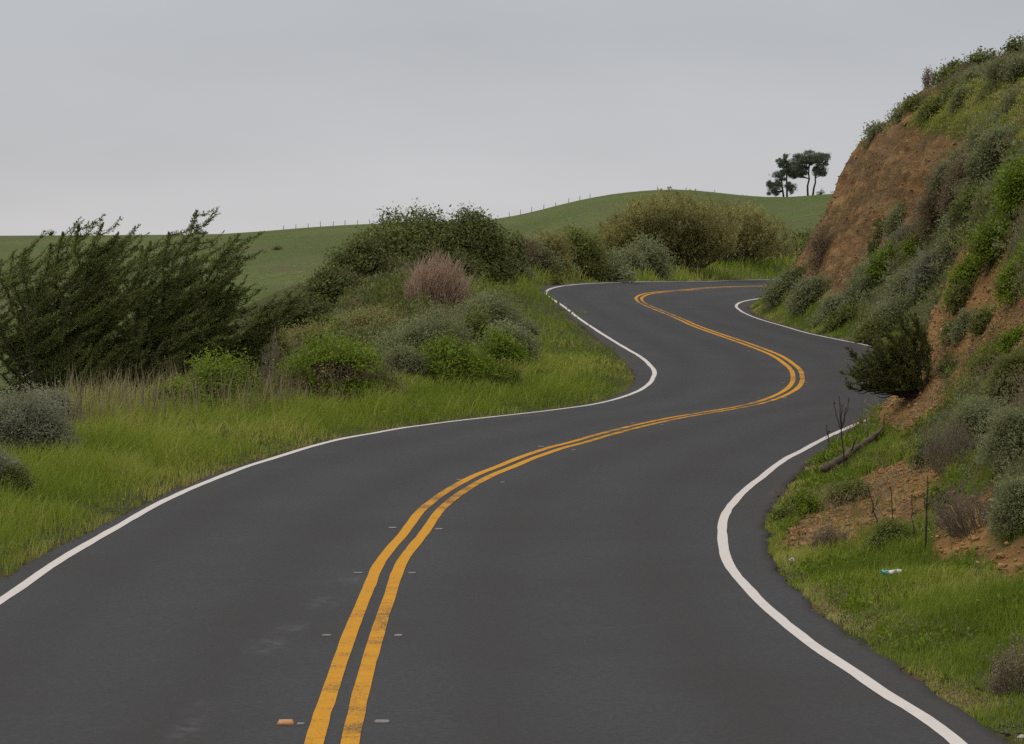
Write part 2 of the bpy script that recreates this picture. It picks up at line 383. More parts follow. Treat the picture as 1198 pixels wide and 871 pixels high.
M = {}
def build_mats():
    M['asphalt'] = asphalt_mat()
    M['white'] = paint_mat('white_paint', (.55, .49, .44), (.62, .555, .50), .76)
    M['yellow'] = paint_mat('yellow_paint', (.50, .225, .014), (.57, .265, .020), .74)
    M['ground'] = ground_mat()
    L = leaf_mat
    M['sage'] = L('sage_leaves', [(0, (0.180, 0.150, 0.086)), (.25, (0.198, 0.198, 0.090)), (.6, (0.264, 0.288, 0.127)), (1, (0.360, 0.384, 0.196))])
    M['greysage'] = L('grey_sage_leaves', [(0, (0.184, 0.161, 0.115)), (.3, (0.207, 0.201, 0.127)), (.65, (0.270, 0.270, 0.172)), (1, (0.368, 0.368, 0.253))])
    M['bright'] = L('bright_green_leaves', [(0, (0.094, 0.102, 0.015)), (.4, (0.150, 0.204, 0.018)), (.8, (0.237, 0.318, 0.024)), (1, (0.338, 0.396, 0.044))], .35)
    M['mid'] = L('mid_green_leaves', [(0, (0.135, 0.108, 0.048)), (.3, (0.142, 0.155, 0.036)), (.7, (0.209, 0.243, 0.054)), (1, (0.297, 0.324, 0.084))])
    M['dark'] = L('dark_green_leaves', [(0, (0.094, 0.080, 0.036)), (.4, (0.116, 0.131, 0.034)), (.8, (0.174, 0.196, 0.046)), (1, (0.246, 0.246, 0.065))], .25)
    M['olive'] = L('olive_leaves', [(0, (0.187, 0.151, 0.069)), (.4, (0.259, 0.238, 0.083)), (.8, (0.374, 0.338, 0.110)), (1, (0.490, 0.432, 0.166))])
    M['cypress'] = L('cypress_sprays', [(0, (0.106, 0.101, 0.035)), (.4, (0.143, 0.161, 0.045)), (.8, (0.211, 0.236, 0.061)), (1, (0.308, 0.314, 0.097))], .15, .7)
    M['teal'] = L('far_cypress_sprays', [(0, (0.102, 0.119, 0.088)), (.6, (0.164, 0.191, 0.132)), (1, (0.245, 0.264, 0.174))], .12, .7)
    M['brown'] = L('withered_leaves', [(0, (0.138, 0.090, 0.048)), (.5, (0.237, 0.168, 0.098)), (1, (0.350, 0.264, 0.161))])
    M['grass'] = L('grass_blades', [(0, (0.137, 0.183, 0.021)), (.3, (0.199, 0.267, 0.028)), (.55, (0.280, 0.332, 0.041)), (.8, (0.411, 0.395, 0.086)), (1, (0.558, 0.479, 0.184))], .4)
    M['drystalk'] = L('dry_stalks', [(0, (.13, .095, .052)), (.5, (.26, .20, .115)), (1, (.40, .33, .21))], .2)
    P = plain_mat
    M['stem'] = P('brown_stem', (.07, .05, .03), (.14, .105, .07), 20)
    M['greystem'] = P('grey_stem', (.15, .115, .08), (.27, .215, .155), 20)
    M['redstem'] = P('reddish_twig', (.34, .22, .145), (.54, .38, .27), 4)
    M['darktrunk'] = P('dark_bark', (.03, .024, .018), (.065, .052, .04), 14)
    M['log'] = P('weathered_log', (.05, .036, .026), (.13, .095, .066), 9, bump=.6)
    M['post'] = P('weathered_post', (.13, .12, .10), (.2, .185, .16), 8)
    M['wire'] = P('fence_wire', (.12, .12, .12), (.2, .2, .2), 8)
    M['clay'] = P('clay_clod', (.18, .098, .042), (.46, .26, .11), 3, bump=.5)
    M['gravel'] = P('edge_gravel', (.05, .038, .028), (.14, .11, .085), 5)
    M['stone'] = P('pale_stone', (.38, .33, .26), (.5, .44, .36), 7, bump=.5)
    M['studw'] = P('pale_ceramic', (.12, .105, .095), (.26, .225, .20), 40, .5)
    M['studo'] = P('orange_plastic', (.42, .20, .08), (.58, .30, .14), 30, .4)
    M['scuff'] = P('worn_marking', (.10, .10, .10), (.17, .17, .165), 30)
    M['litter'] = P('white_plastic', (.62, .62, .60), (.78, .78, .76), 20, .4, spec=.5)
    M['teal_cap'] = P('teal_plastic', (.06, .36, .40), (.10, .45, .48), 20, .4, spec=.5)
    M['petal_pink'] = P('pink_petals', (.45, .20, .26), (.60, .30, .36), 20)
    M['petal_yellow'] = P('yellow_petals', (.65, .55, .12), (.8, .7, .22), 20)
    M['petal_white'] = P('white_fluff', (.65, .63, .58), (.8, .78, .74), 20)
build_mats()
# ------------------------------------------------------------------ ground sheet
def inpoly(u, v, poly):
    p = np.array(poly, float); r = np.zeros(u.shape, bool)
    j = len(p) - 1
    for i in range(len(p)):
        a, b = p[i], p[j]
        c = ((a[1] > v) != (b[1] > v)) & (u < (b[0] - a[0]) * (v - a[1]) / (b[1] - a[1] + 1e-9) + a[0])
        r ^= c; j = i
    return r
DIRT_ZONES = [
    ([(1092, 335), (1112, 290), (1150, 285), (1205, 320), (1210, 420), (1180, 430), (1170, 380), (1140, 440), (1100, 480)], 30, 60),
    ([(1000, 155), (1030, 128), (1058, 116), (1085, 128), (1130, 150), (1150, 175)], 66, 108),  # bare clay seen in the photo: outline and depth range
    ([(895, 350), (925, 300), (960, 235), (1000, 150), (1045, 152), (1110, 158), (1152, 172), (1128, 196), (1100, 225), (1070, 262), (1055, 298), (1035, 315), (1010, 340), (968, 352), (930, 350)], 70, 108),
    ([(1055, 120), (1070, 100), (1085, 85), (1100, 90), (1100, 112), (1080, 122)], 70, 108),
    ([(1025, 500), (1035, 455), (1070, 420), (1080, 385), (1090, 330), (1110, 300), (1165, 305), (1178, 350), (1160, 385), (1175, 420), (1150, 452), (1120, 475), (1105, 512), (1050, 520)], 34, 60),
    ([(915, 625), (945, 600), (985, 572), (1030, 545), (1085, 535), (1110, 555), (1090, 605), (1040, 622), (985, 645), (930, 648), (908, 632)], 16, 44),
    ([(1085, 600), (1110, 575), (1165, 590), (1170, 640), (1120, 648), (1090, 640)], 16, 40),
    ([(1150, 640), (1198, 620), (1230, 640), (1230, 690), (1180, 680)], 16, 40),
]
def dirt_mask(x, y, z):
    u, v = project(np.stack([x, y, z], -1))
    n = fbm(x * 1.3, y * 1.3, z * 1.3, 4, 41)
    n2 = fbm(x * 1.3 + 50, y * 1.3, z * 1.3, 4, 43)
    s = 420 / np.maximum(y, 10)
    uu, vv = u + n * s, v + n2 * s
    r = np.zeros(x.shape)
    for poly, d0, d1 in DIRT_ZONES:
        r = np.maximum(r, inpoly(uu, vv, poly) & (y > d0) & (y < d1))
    return r
def dry_mask(x, y, z):
    u, v = project(np.stack([x, y, z], -1))
    n = fbm(x * .8, y * .8, z * .8, 3, 47) * 12
    return (inpoly(u + n, v + n, [(1060, 150), (1100, 105), (1150, 95), (1240, 90), (1240, 165), (1150, 175), (1110, 160)]) & (y > 60) & (y < 115)).astype(float)
def axis(parts):
    a = [np.arange(p, q, s) for p, q, s in parts]
    return np.concatenate(a + [[parts[-1][1]]])
gx = axis([(-3000, -600, 300), (-600, -200, 40), (-200, -40, 8), (-40, -15, 1.2), (-15, -3, .25), (-3, 20, .14), (20, 34, .7), (34, 90, 4), (90, 250, 10), (250, 600, 40), (600, 3000, 300)])
gy = axis([(-400, -60, 40), (-60, 0, 5), (0, 12, 1), (12, 112, .2), (112, 150, .8), (150, 260, 3), (260, 480, 6), (480, 530, 1.5), (530, 700, 10), (700, 3000, 150)])
GX, GY = np.meshgrid(gx, gy)
GZ, GI = ground(GX, GY, True)
def grid_faces(ny, nx):
    i = np.arange(ny * nx).reshape(ny, nx)
    return np.stack([i[:-1, :-1], i[:-1, 1:], i[1:, 1:], i[1:, :-1]], -1).reshape(-1, 4)
G_DIRT = dirt_mask(GX, GY, GZ)
G_DRY = dry_mask(GX, GY, GZ)
_k = GI['t'] < 0.22
G_DIRT = np.where(_k & (GI['side'] != 0) & (fbm(GX, GY, seed=77) > 0), .25, G_DIRT)
far_a = np.clip(sstep(125, 175, GY) + sstep(60, 100, np.abs(GX)) , 0, 1)
far_a = np.where((GI['side'] < 0) & (GZ < -3.0), 1, far_a)
go = mesh_np('ground', np.stack([GX, GY, GZ], -1).reshape(-1, 3), grid_faces(*GX.shape), M['ground'],
             attrs=dict(dirt=G_DIRT.ravel(), dry=G_DRY.ravel(), ochre=(1 - sstep(54, 66, GY)).ravel(), far=far_a.ravel()), smooth=True)
tag(go, kind='structure')

# ------------------------------------------------------------------ road and its paint
def strip(name, mat, e0, e1, lift, n=2, sel=slice(None), wob=0.0, skirt=False, attrs=None, seed=0):
    idx = np.arange(len(RD))[sel]
    s = RS[idx]
    e0 = (np.zeros(len(RD)) + e0)[idx]; e1 = (np.zeros(len(RD)) + e1)[idx]
    if wob:
        e0 = e0 + wob * fbm(s * 1.9, s * 0 + 3, oct=5, seed=seed); e1 = e1 + wob * fbm(s * 1.9, s * 0 + 9, oct=5, seed=seed + 1)
    q = np.linspace(0, 1, n)
    E = e0[:, None] * (1 - q) + e1[:, None] * q
    X = RXY[idx, None, 0] + RN[idx, None, 0] * E
    Y = RXY[idx, None, 1] + RN[idx, None, 1] * E
    Z = RD[idx, None, 2] - RD[idx, None, 3] * E + lift
    if skirt:
        E = np.concatenate([E[:, :1] - .03, E, E[:, -1:] + .03], 1)
        X = RXY[idx, None, 0] + RN[idx, None, 0] * E; Y = RXY[idx, None, 1] + RN[idx, None, 1] * E
        Z = np.concatenate([Z[:, :1] - .25, Z, Z[:, -1:] - .25], 1)
    V = np.stack([X, Y, Z], -1)
    F = grid_faces(*X.shape)[:, ::1]
    a = {k: f(E, s[:, None] + 0 * E).ravel() for k, f in (attrs or {}).items()}
    o = mesh_np(name, V.reshape(-1, 3), F, mat, attrs=a, smooth=False)
    return tag(o, kind='structure')
def f_track(E, s):
    r = 0
    for c, w in ((-2.45, .38), (-.95, .38), (.95, .38), (2.45, .38)): r = r + np.exp(-((E - c) / w) ** 2)
    return r * (.75 + .25 * fbm(s * .2, E * .3))
def f_dust(E, s):
    return np.clip(np.exp(-(np.abs(E) - 3.8) ** 2 / .06) * .9 + (np.abs(E) > 3.8) * .6, 0, 1)
SCUFFS = [(240, 830), (286, 793), (312, 758), (342, 735), (379, 705), (412, 681), (520, 850), (215, 862)]
def f_scuff(E, s):
    i = np.minimum((s / .35).astype(int), len(RD) - 1)
    P = np.stack([RXY[i, 0] + RN[i, 0] * E, RXY[i, 1] + RN[i, 1] * E, RD[i, 2] - RD[i, 3] * E], -1)
    u, v = project(P); r = 0
    for a, c in SCUFFS: r = r + np.exp(-((u - a) / 15) ** 2 - ((v - c) / 5) ** 2)
    return r * .75
strip('road', M['asphalt'], -EL, ER, 0, 72, wob=.07, skirt=True, attrs=dict(track=f_track, dust=f_dust, scuff=f_scuff), seed=60)
def f_wear(E, s): return .5 + fbm(s * .25, E * 0, seed=4) * .8 + np.clip((14 - (s - 36)) / 14, 0, 1) * .25
strip('yellow_centre_line_left', M['yellow'], -.155, -.048, .004, 3, wob=.008, attrs=dict(wear=f_wear), seed=70)
strip('yellow_centre_line_right', M['yellow'], .048, .155, .004, 3, wob=.008, attrs=dict(wear=lambda E, s: f_wear(E, s) + .12), seed=72)
strip('white_edge_line_left', M['white'], -WL - .05, -WL + .05, .004, 2, wob=.012, attrs=dict(wear=lambda E, s: 0 * E), seed=74)
strip('white_edge_line_right', M['white'], WR - .05, WR + .05, .004, 2, wob=.010, attrs=dict(wear=lambda E, s: 0 * E), seed=76)

# ------------------------------------------------------------------ camera, sky and light
cam = bpy.data.cameras.new('camera'); co = bpy.data.objects.new('camera', cam); COL.objects.link(co)
cam.sensor_width = 36; cam.sensor_fit = 'HORIZONTAL'; cam.lens = FPX / 1198 * 36
cam.clip_start = .5; cam.clip_end = 8000
co.location = (0, 0, CAM_H); co.rotation_euler = (math.pi / 2 - PITCH, 0, 0)
scene.camera = co
SUN_EL, SUN_AZ = 52, -65       # azimuth from the view direction, negative = left
wd = bpy.data.worlds.new('World'); scene.world = wd; wd.use_nodes = True
nt = wd.node_tree; nt.nodes.clear()
N_ = nt.nodes.new; Lk = nt.links.new
out = N_('ShaderNodeOutputWorld'); bg = N_('ShaderNodeBackground'); sky = N_('ShaderNodeTexSky')
sky.sky_type = 'NISHITA'; sky.sun_disc = False; sky.sun_elevation = R_(SUN_EL); sky.sun_rotation = R_(SUN_AZ)
sky.air_density = 1.2; sky.dust_density = 2.0
tc = N_('ShaderNodeTexCoord'); sp = N_('ShaderNodeSeparateXYZ'); Lk(tc.outputs['Generated'], sp.inputs[0])
# overcast deck: brighter towards the zenith, faint banks of cloud
rp = N_('ShaderNodeValToRGB'); Lk(sp.outputs['Z'], rp.inputs['Fac'])
SK = [(0.0, (6.15, 6.05, 6.15)), (.03, (5.45, 5.52, 5.75)), (.075, (4.85, 5.03, 5.36)), (.25, (5.6, 5.75, 6.0)), (1.0, (12.4, 12.6, 12.9))]
while len(rp.color_ramp.elements) < len(SK): rp.color_ramp.elements.new(.5)
KS = 16.0
for e, (p, c) in zip(rp.color_ramp.elements, SK): e.position = p; e.color = (*[q / KS for q in c], 1)
mp = N_('ShaderNodeMapping'); mp.inputs['Scale'].default_value = (1.0, 1.0, 3.5); Lk(tc.outputs['Generated'], mp.inputs[0])
nz = N_('ShaderNodeTexNoise'); nz.inputs['Scale'].default_value = 5; nz.inputs['Detail'].default_value = 5; Lk(mp.outputs[0], nz.inputs['Vector'])
mr = N_('ShaderNodeMapRange'); mr.inputs['From Min'].default_value = .3; mr.inputs['From Max'].default_value = .7
mr.inputs['To Min'].default_value = KS * .945; mr.inputs['To Max'].default_value = KS * 1.055; Lk(nz.outputs['Fac'], mr.inputs['Value'])
vm = N_('ShaderNodeVectorMath'); vm.operation = 'SCALE'; Lk(rp.outputs['Color'], vm.inputs[0]); Lk(mr.outputs[0], vm.inputs['Scale'])
mx = N_('ShaderNodeMix'); mx.data_type = 'RGBA'; mx.inputs[0].default_value = .93
Lk(sky.outputs[0], mx.inputs[6]); Lk(vm.outputs[0], mx.inputs[7])
Lk(mx.outputs[2], bg.inputs['Color']); bg.inputs['Strength'].default_value = .10; Lk(bg.outputs[0], out.inputs[0])
sl = bpy.data.lights.new('sun', 'SUN'); sl.energy = .8; sl.angle = R_(25); sl.color = (1, .97, .92)
so = bpy.data.objects.new('sun', sl); COL.objects.link(so)
az = R_(SUN_AZ); el = R_(SUN_EL)
from mathutils import Vector
dv = Vector((math.sin(az) * math.cos(el), math.cos(az) * math.cos(el), math.sin(el)))
so.rotation_euler = dv.to_track_quat('Z', 'Y').to_euler()
vs = scene.view_settings; vs.view_transform = 'Standard'; vs.look = 'None'; vs.exposure = 0; vs.gamma = 1; vs.use_curve_mapping = False
scene.render.engine = 'CYCLES'
scene.cycles.max_bounces = 8; scene.cycles.diffuse_bounces = 6; scene.cycles.transmission_bounces = 6; scene.cycles.transparent_max_bounces = 4
scene.cycles.use_denoising = False

# ------------------------------------------------------------------ plants
def pix(D):            # photo pixels per metre at a distance
    return FPX / max(D, 8)
def rand_dirs(r, n, zmin=-1.0):
    z = r.uniform(zmin, 1, n); a = r.uniform(0, 2 * np.pi, n); q = np.sqrt(1 - z * z)
    return np.stack([q * np.cos(a), q * np.sin(a), z], -1)
def leaf_quads(r, base, d, L, wr, face=None):
    """diamond leaves: base point, direction, length, width ratio; blades turn their face towards `face`"""
    n = len(base)
    side = norm(np.cross(d, rand_dirs(r, n) if face is None else face + r.normal(0, .45, (n, 3))))
    L = (np.zeros(n) + L)[:, None]
    mid = base + d * L * .45
    tip = base + d * L
    V = np.stack([base, mid + side * L * wr * .5, tip, mid - side * L * wr * .5], 1).reshape(-1, 3)
    F = np.arange(4 * n).reshape(-1, 4)
    return V, F
def tubes(paths, radii, sides=3):
    """paths list of (k,3), radii list of (k,)"""
    Vs, Fs, o = [], [], 0
    a = np.arange(sides) * 2 * np.pi / sides
    for P, rr in zip(paths, radii):
        P = np.asarray(P, float); k = len(P)
        T = norm(np.gradient(P, axis=0))
        u = norm(np.cross(T, np.array([.31, .87, .12]))); v = np.cross(T, u)
        ring = P[:, None] + (u[:, None] * np.cos(a)[None, :, None] + v[:, None] * np.sin(a)[None, :, None]) * np.asarray(rr)[:, None, None]
        Vs.append(ring.reshape(-1, 3))
        i = np.arange(k * sides).reshape(k, sides)
        j = np.roll(i, -1, axis=1)
        Fs.append(np.stack([i[:-1], j[:-1], j[1:], i[1:]], -1).reshape(-1, 4) + o)
        o += k * sides
    return np.concatenate(Vs), np.concatenate(Fs)
def curve(p0, p1, sag, k=5, r=None, jit=0.0):
    t = np.linspace(0, 1, k)[:, None]
    P = p0 * (1 - t) + p1 * t + np.asarray(sag) * (4 * t * (1 - t))
    if jit and r is not None:
        P[1:-1] += r.normal(0, jit, (k - 2, 3))
    return P
def bush_geo(r, w, h, L, lobes=9, up=.5, wr=.42, fill=1.0, leaves=7, dead_under=0.0, flat=1.0, lean=0.0, spread=.55, rough=.75, foot=None):
    """one shrub crown: tufts of leaves over several uneven lobes"""
    c, rad = [], []
    dy = w * .8
    for i in range(lobes):
        rr = r.uniform(.13, .34) * min(w, h * 1.5)
        a = r.uniform(0, 2 * np.pi); q = math.sqrt(r.uniform(0, 1))
        X = math.cos(a) * q * max(w / 2 - rr, 0.02); Y = math.sin(a) * q * max(dy / 2 - rr, .02)
        top = h * math.sqrt(max(0.05, 1 - (q * .85) ** 2)) * r.uniform(.5, 1.12)
        rz = min(rr, top * .6)
        c.append((X + lean * (top - rz), Y, max(rz * .55, (top - rz) * r.uniform(.72, 1.0)))); rad.append((rr, rr, rz * flat))
    c.append((0, 0, h * .38)); rad.append((w * .27, dy * .3, h * .32))
    c = np.array(c); rad = np.array(rad)
    hloc = c[:, 2] + rad[:, 2]
    if foot is not None: c[:, 2] += np.clip(ground(c[:, 0] + foot[0], c[:, 1] + foot[1]) - foot[2], -1.5, 2.2)
    area = (rad[:, 0] * (rad[:, 0] + rad[:, 2])) * 2 * np.pi
    n = np.maximum((area / (L * L * wr * leaves) * 1.15 * fill).astype(int), 8)
    B, Dn, Ti = [], [], []
    for i in range(len(c)):
        d = rand_dirs(r, n[i], -.55)
        bump = 1 + rough * fbm(d[:, 0] * 2.4 + i * 7, d[:, 1] * 2.4, d[:, 2] * 2.4, 3, 5 + i) 
        k = np.where(r.random(n[i]) < .3, r.uniform(.55, .95, n[i]), np.where(r.random(n[i]) < .12, r.uniform(1.02, 1.3, n[i]), r.uniform(.9, 1.06, n[i]))) * bump
        p = c[i] + d * rad[i] * k[:, None]
        lobe_t = r.uniform(-.2, .2)
        gap = fbm(p[:, 0] * 1.6 / max(w, .3) * 2 + i, p[:, 1] * 3 / max(w, .3), p[:, 2] * 3 / max(h, .3), 3, 90 + i)
        zb = c[i][2] - rad[i][2] * .75 if foot is not None else 0
        keep = (p[:, 2] > zb + .02 * h) & (gap > -.34)
        p, d, g = p[keep], d[keep], gap[keep]
        ti = .5 + lobe_t + g * .35 + r.normal(0, .13, len(p))
        hh = (p[:, 2] - zb) / max(rad[i][2] * 1.75, .05) if foot is not None else p[:, 2] / h
        if dead_under: ti = np.where(r.random(len(p)) < dead_under * (1 - sstep(.3, .75, hh)), r.uniform(-.05, .12, len(p)), ti)
        B.append(p); Dn.append(d); Ti.append(ti)
    B, Dn, Ti = np.concatenate(B), np.concatenate(Dn), np.concatenate(Ti)
    ax = norm(Dn * .9 + np.array([lean * .8, 0, up]) + r.normal(0, .25, Dn.shape))
    base = np.repeat(B, leaves, 0) + r.normal(0, L * .9, (len(B) * leaves, 3))
    face = np.repeat(norm(Dn + np.array([0, 0, .6])), leaves, 0)
    tang = r.normal(0, 1, (len(base), 3)); tang -= face * (tang * face).sum(1, keepdims=True)
    d = norm(np.repeat(ax, leaves, 0) * .45 + norm(tang) * spread * 1.4)
    V, F = leaf_quads(r, base, d, L * r.uniform(.6, 1.25, len(base)), wr, face)
    T = np.repeat(np.repeat(Ti, leaves) + r.normal(0, .07, len(base)), 4)
    if foot is None: V[:, 2] = np.maximum(V[:, 2], -.05)
    return V, F, T, c, rad
def stems_geo(r, c, rad, w, h, n, thick):
    P, R = [], []
    for i in range(n):
        k = r.integers(len(c))
        tip = c[k] + rand_dirs(r, 1, -.2)[0] * rad[k] * r.uniform(.7, 1.3)
        b = np.array([r.normal(0, w * .10), r.normal(0, w * .10), -.08])
        P.append(curve(b, tip, (0, 0, r.uniform(-.05, .12) * h), 5, r, .02 * h)); R.append(np.linspace(thick, thick * .3, 5))
    return tubes(P, R)
KIND = {  # material, stem material, bush settings
 'sage':   ('sage', 'greystem', dict(up=.7, wr=.34, lobes=16, dead_under=.25)),
 'greysage': ('greysage', 'greystem', dict(up=.6, wr=.34, lobes=16, dead_under=.35)),
 'bright': ('bright', 'stem', dict(up=.5, wr=.5, lobes=15, dead_under=.1)),
 'browned': ('bright', 'stem', dict(up=.5, wr=.5, lobes=14, dead_under=.0)),
 'mid':    ('mid', 'stem', dict(up=.5, wr=.45, lobes=14, dead_under=.3)),
 'dark':   ('dark', 'darktrunk', dict(up=.35, wr=.48, lobes=18, dead_under=.25, rough=.6)),
 'olive':  ('olive', 'greystem', dict(up=.9, wr=.36, lobes=12, dead_under=.1, fill=.7)),
 'brown':  ('brown', 'greystem', dict(up=.6, wr=.25, lobes=8, fill=.55)),
 'mat':    ('sage', 'greystem', dict(up=.8, wr=.36, lobes=12, flat=.8, dead_under=.15)),
}
def plant_root(name, loc, label, cat, group=None):
    return tag(empty(name, loc), label, cat, group)
def bush(name, kind, u, v, wpx, hpx, label, cat='bush', group=None, D=None, **kw):
    """a shrub rooted where the photo shows its foot"""
    r = np.random.default_rng(int(u * 7919 + v * 104729 + wpx * 31) % (2 ** 31))
    if D is None: p = hit(u, v)
    else:
        q = ray(u, v) * D; p = np.array([q[0], q[1], 0.0]); p[2] = ground(p[:1], p[1:2])[0]
        hpx = max(hpx + (project(p)[1] - v), 6)
    s = pix(p[1])
    mat, smat, st = KIND[kind]
    st = dict(st); st.update(kw)
    L = max(.028, (kw.pop('leafpx', 4.0)) / s); st.pop('leafpx', None)
    w, h = wpx / s, hpx / s
    root = plant_root(name, p, label, cat, group)
    ns = st.pop('stems', int(14 + 10 * min(w, 3)))
    V, F, T, c, rad = bush_geo(r, w, h, L, foot=p, **st)
    if kind == 'browned':
        hh = (V[:, 2] - V[:, 2].min()) / h
        low = hh + .6 * fbm(V[:, 0] * 4 / w, V[:, 1] * 4 / w, V[:, 2] * 4 / h, oct=3, seed=int(u)) < .45
        q = low.reshape(-1, 4).any(1)
        keep = ~q
        mesh_np('foliage', V, F[keep], M[mat], root, dict(tint=T))
        k2 = q & (r.random(len(q)) < .3)
        mesh_np('withered_underside', V, F[k2], M['brown'], root, dict(tint=T))
    else:
        mesh_np('foliage', V, F, M[mat], root, dict(tint=T))
    Vs, Fs = stems_geo(r, c, rad, w, h, ns, max(.006, .55 / s))
    mesh_np('stems', Vs, Fs, M[smat], root)
    return root
def twig_bush(name, u, v, wpx, hpx, label, mat, leafmat=None, n=120, cat='bush', fan=.55, lean=.1, leaf_n=14, leafpx=3.2, thick=.45, group=None, D=None):
    """a shrub of many upright twigs, with or without small leaves"""
    r = np.random.default_rng(int(u * 613 + v * 7 + wpx))
    p = hit(u, v)
    if D is not None:
        q = ray(u, v) * D; p = np.array([q[0], q[1], 0.0]); p[2] = ground(p[:1], p[1:2])[0]
        hpx = max(hpx + (project(p)[1] - v), 6)
    s = pix(p[1]); w, h = wpx / s, hpx / s
    root = plant_root(name, p, label, cat, group)
    P, R = [], []
    for i in range(n):
        b = np.array([r.uniform(-.32, .32) * w, r.uniform(-.3, .3) * w * .7, -.05])
        a = np.array([b[0] * (1 + fan) + r.normal(0, .10) * w + lean * h, b[1] * (1 + fan) + r.normal(0, .08) * w, 0])
        q = 1 - .55 * (abs(a[0] - lean * h) / (w * .55)) ** 2
        a[2] = h * max(.3, q) * r.uniform(.62, 1.08)
        a[0] = np.clip(a[0], -w * .56, w * .56)
        P.append(curve(b, a, (r.normal(0, .05) * w, 0, .05 * h), 6, r, .018 * h)); R.append(np.linspace(thick / s, thick * .35 / s, 6))
    side, sr = [], []
    for q in P:
        for _ in range(3):
            k = r.integers(2, 6); d = norm(rand_dirs(r, 1, .1)[0] + np.array([0, 0, .9])) * h * r.uniform(.12, .28)
            side.append(curve(q[k], q[k] + d, (0, 0, .01), 3)); sr.append(np.linspace(thick * .5 / s, thick * .25 / s, 3))
    V, F = tubes(P + side, R + sr)
    mesh_np('twigs', V, F, M[mat], root)
    if leafmat:
        al = P + side
        B = []
        for q in al:
            m = leaf_n if len(q) > 3 else leaf_n // 2
            t = r.uniform(.25 if len(q) > 3 else 0, 1, m) * (len(q) - 1)
            i = np.minimum(t.astype(int), len(q) - 2); f = (t - i)[:, None]
            B.append(q[i] * (1 - f) + q[i + 1] * f)
        B = np.concatenate(B) + r.normal(0, 1.6 / s, (sum(len(b) for b in B), 3))
        d = norm(rand_dirs(r, len(B)) + np.array([.1, 0, .8]))
        L = leafpx / s
        V, F = leaf_quads(r, B, d, L * r.uniform(.6, 1.3, len(B)), .42)
        cl = fbm(B[:, 0] * 3 / w, B[:, 1] * 3 / w, B[:, 2] * 3 / h, 3, int(u))
        T = np.repeat(.5 + cl * .5 + r.normal(0, .14, len(B)), 4)
        mesh_np('foliage', V, F, M[leafmat], root, dict(tint=T))
    return root
def plume(r, path, rad0, L, dens, wr=.4, tint=0.5, tilt=.5):
    """foliage massed round one branchlet, thinning towards its tip"""
    seg = np.linalg.norm(np.diff(path, axis=0), axis=1).sum()
    n = max(int(2.2 * dens * seg * rad0 / (L * L)), 6)
    t = r.uniform(0, 1, n); k = len(path) - 1
    i = np.minimum((t * k).astype(int), k - 1); f = (t * k - i)[:, None]
    c = path[i] * (1 - f) + path[i + 1] * f
    ax = norm(path[i + 1] - path[i])
    pr = rad0 * (np.sin(np.clip(t * .9 + .1, 0, 1) * np.pi) ** .6) * (1 - .35 * t)
    off = rand_dirs(r, n)
    off = off - ax * (off * ax).sum(1, keepdims=True)
    b = c + off * (pr * r.uniform(0, 1, n) ** .6)[:, None]
    d = norm(ax * 1.0 + norm(off) * tilt + r.normal(0, .3, b.shape) + np.array([0, 0, .2]))
    V, F = leaf_quads(r, b, d, L * r.uniform(.7, 1.5, n), wr, norm(off) * .6 + np.array([0, 0, .8]))
    T = np.repeat(tint + r.normal(0, .16, n), 4)
    return V, F, T
def merge(parts):
    V, F, T, o = [], [], [], 0
    for v, f, t in parts:
        V.append(v); F.append(f + o); T.append(t); o += len(v)
    return np.concatenate(V), np.concatenate(F), np.concatenate(T)
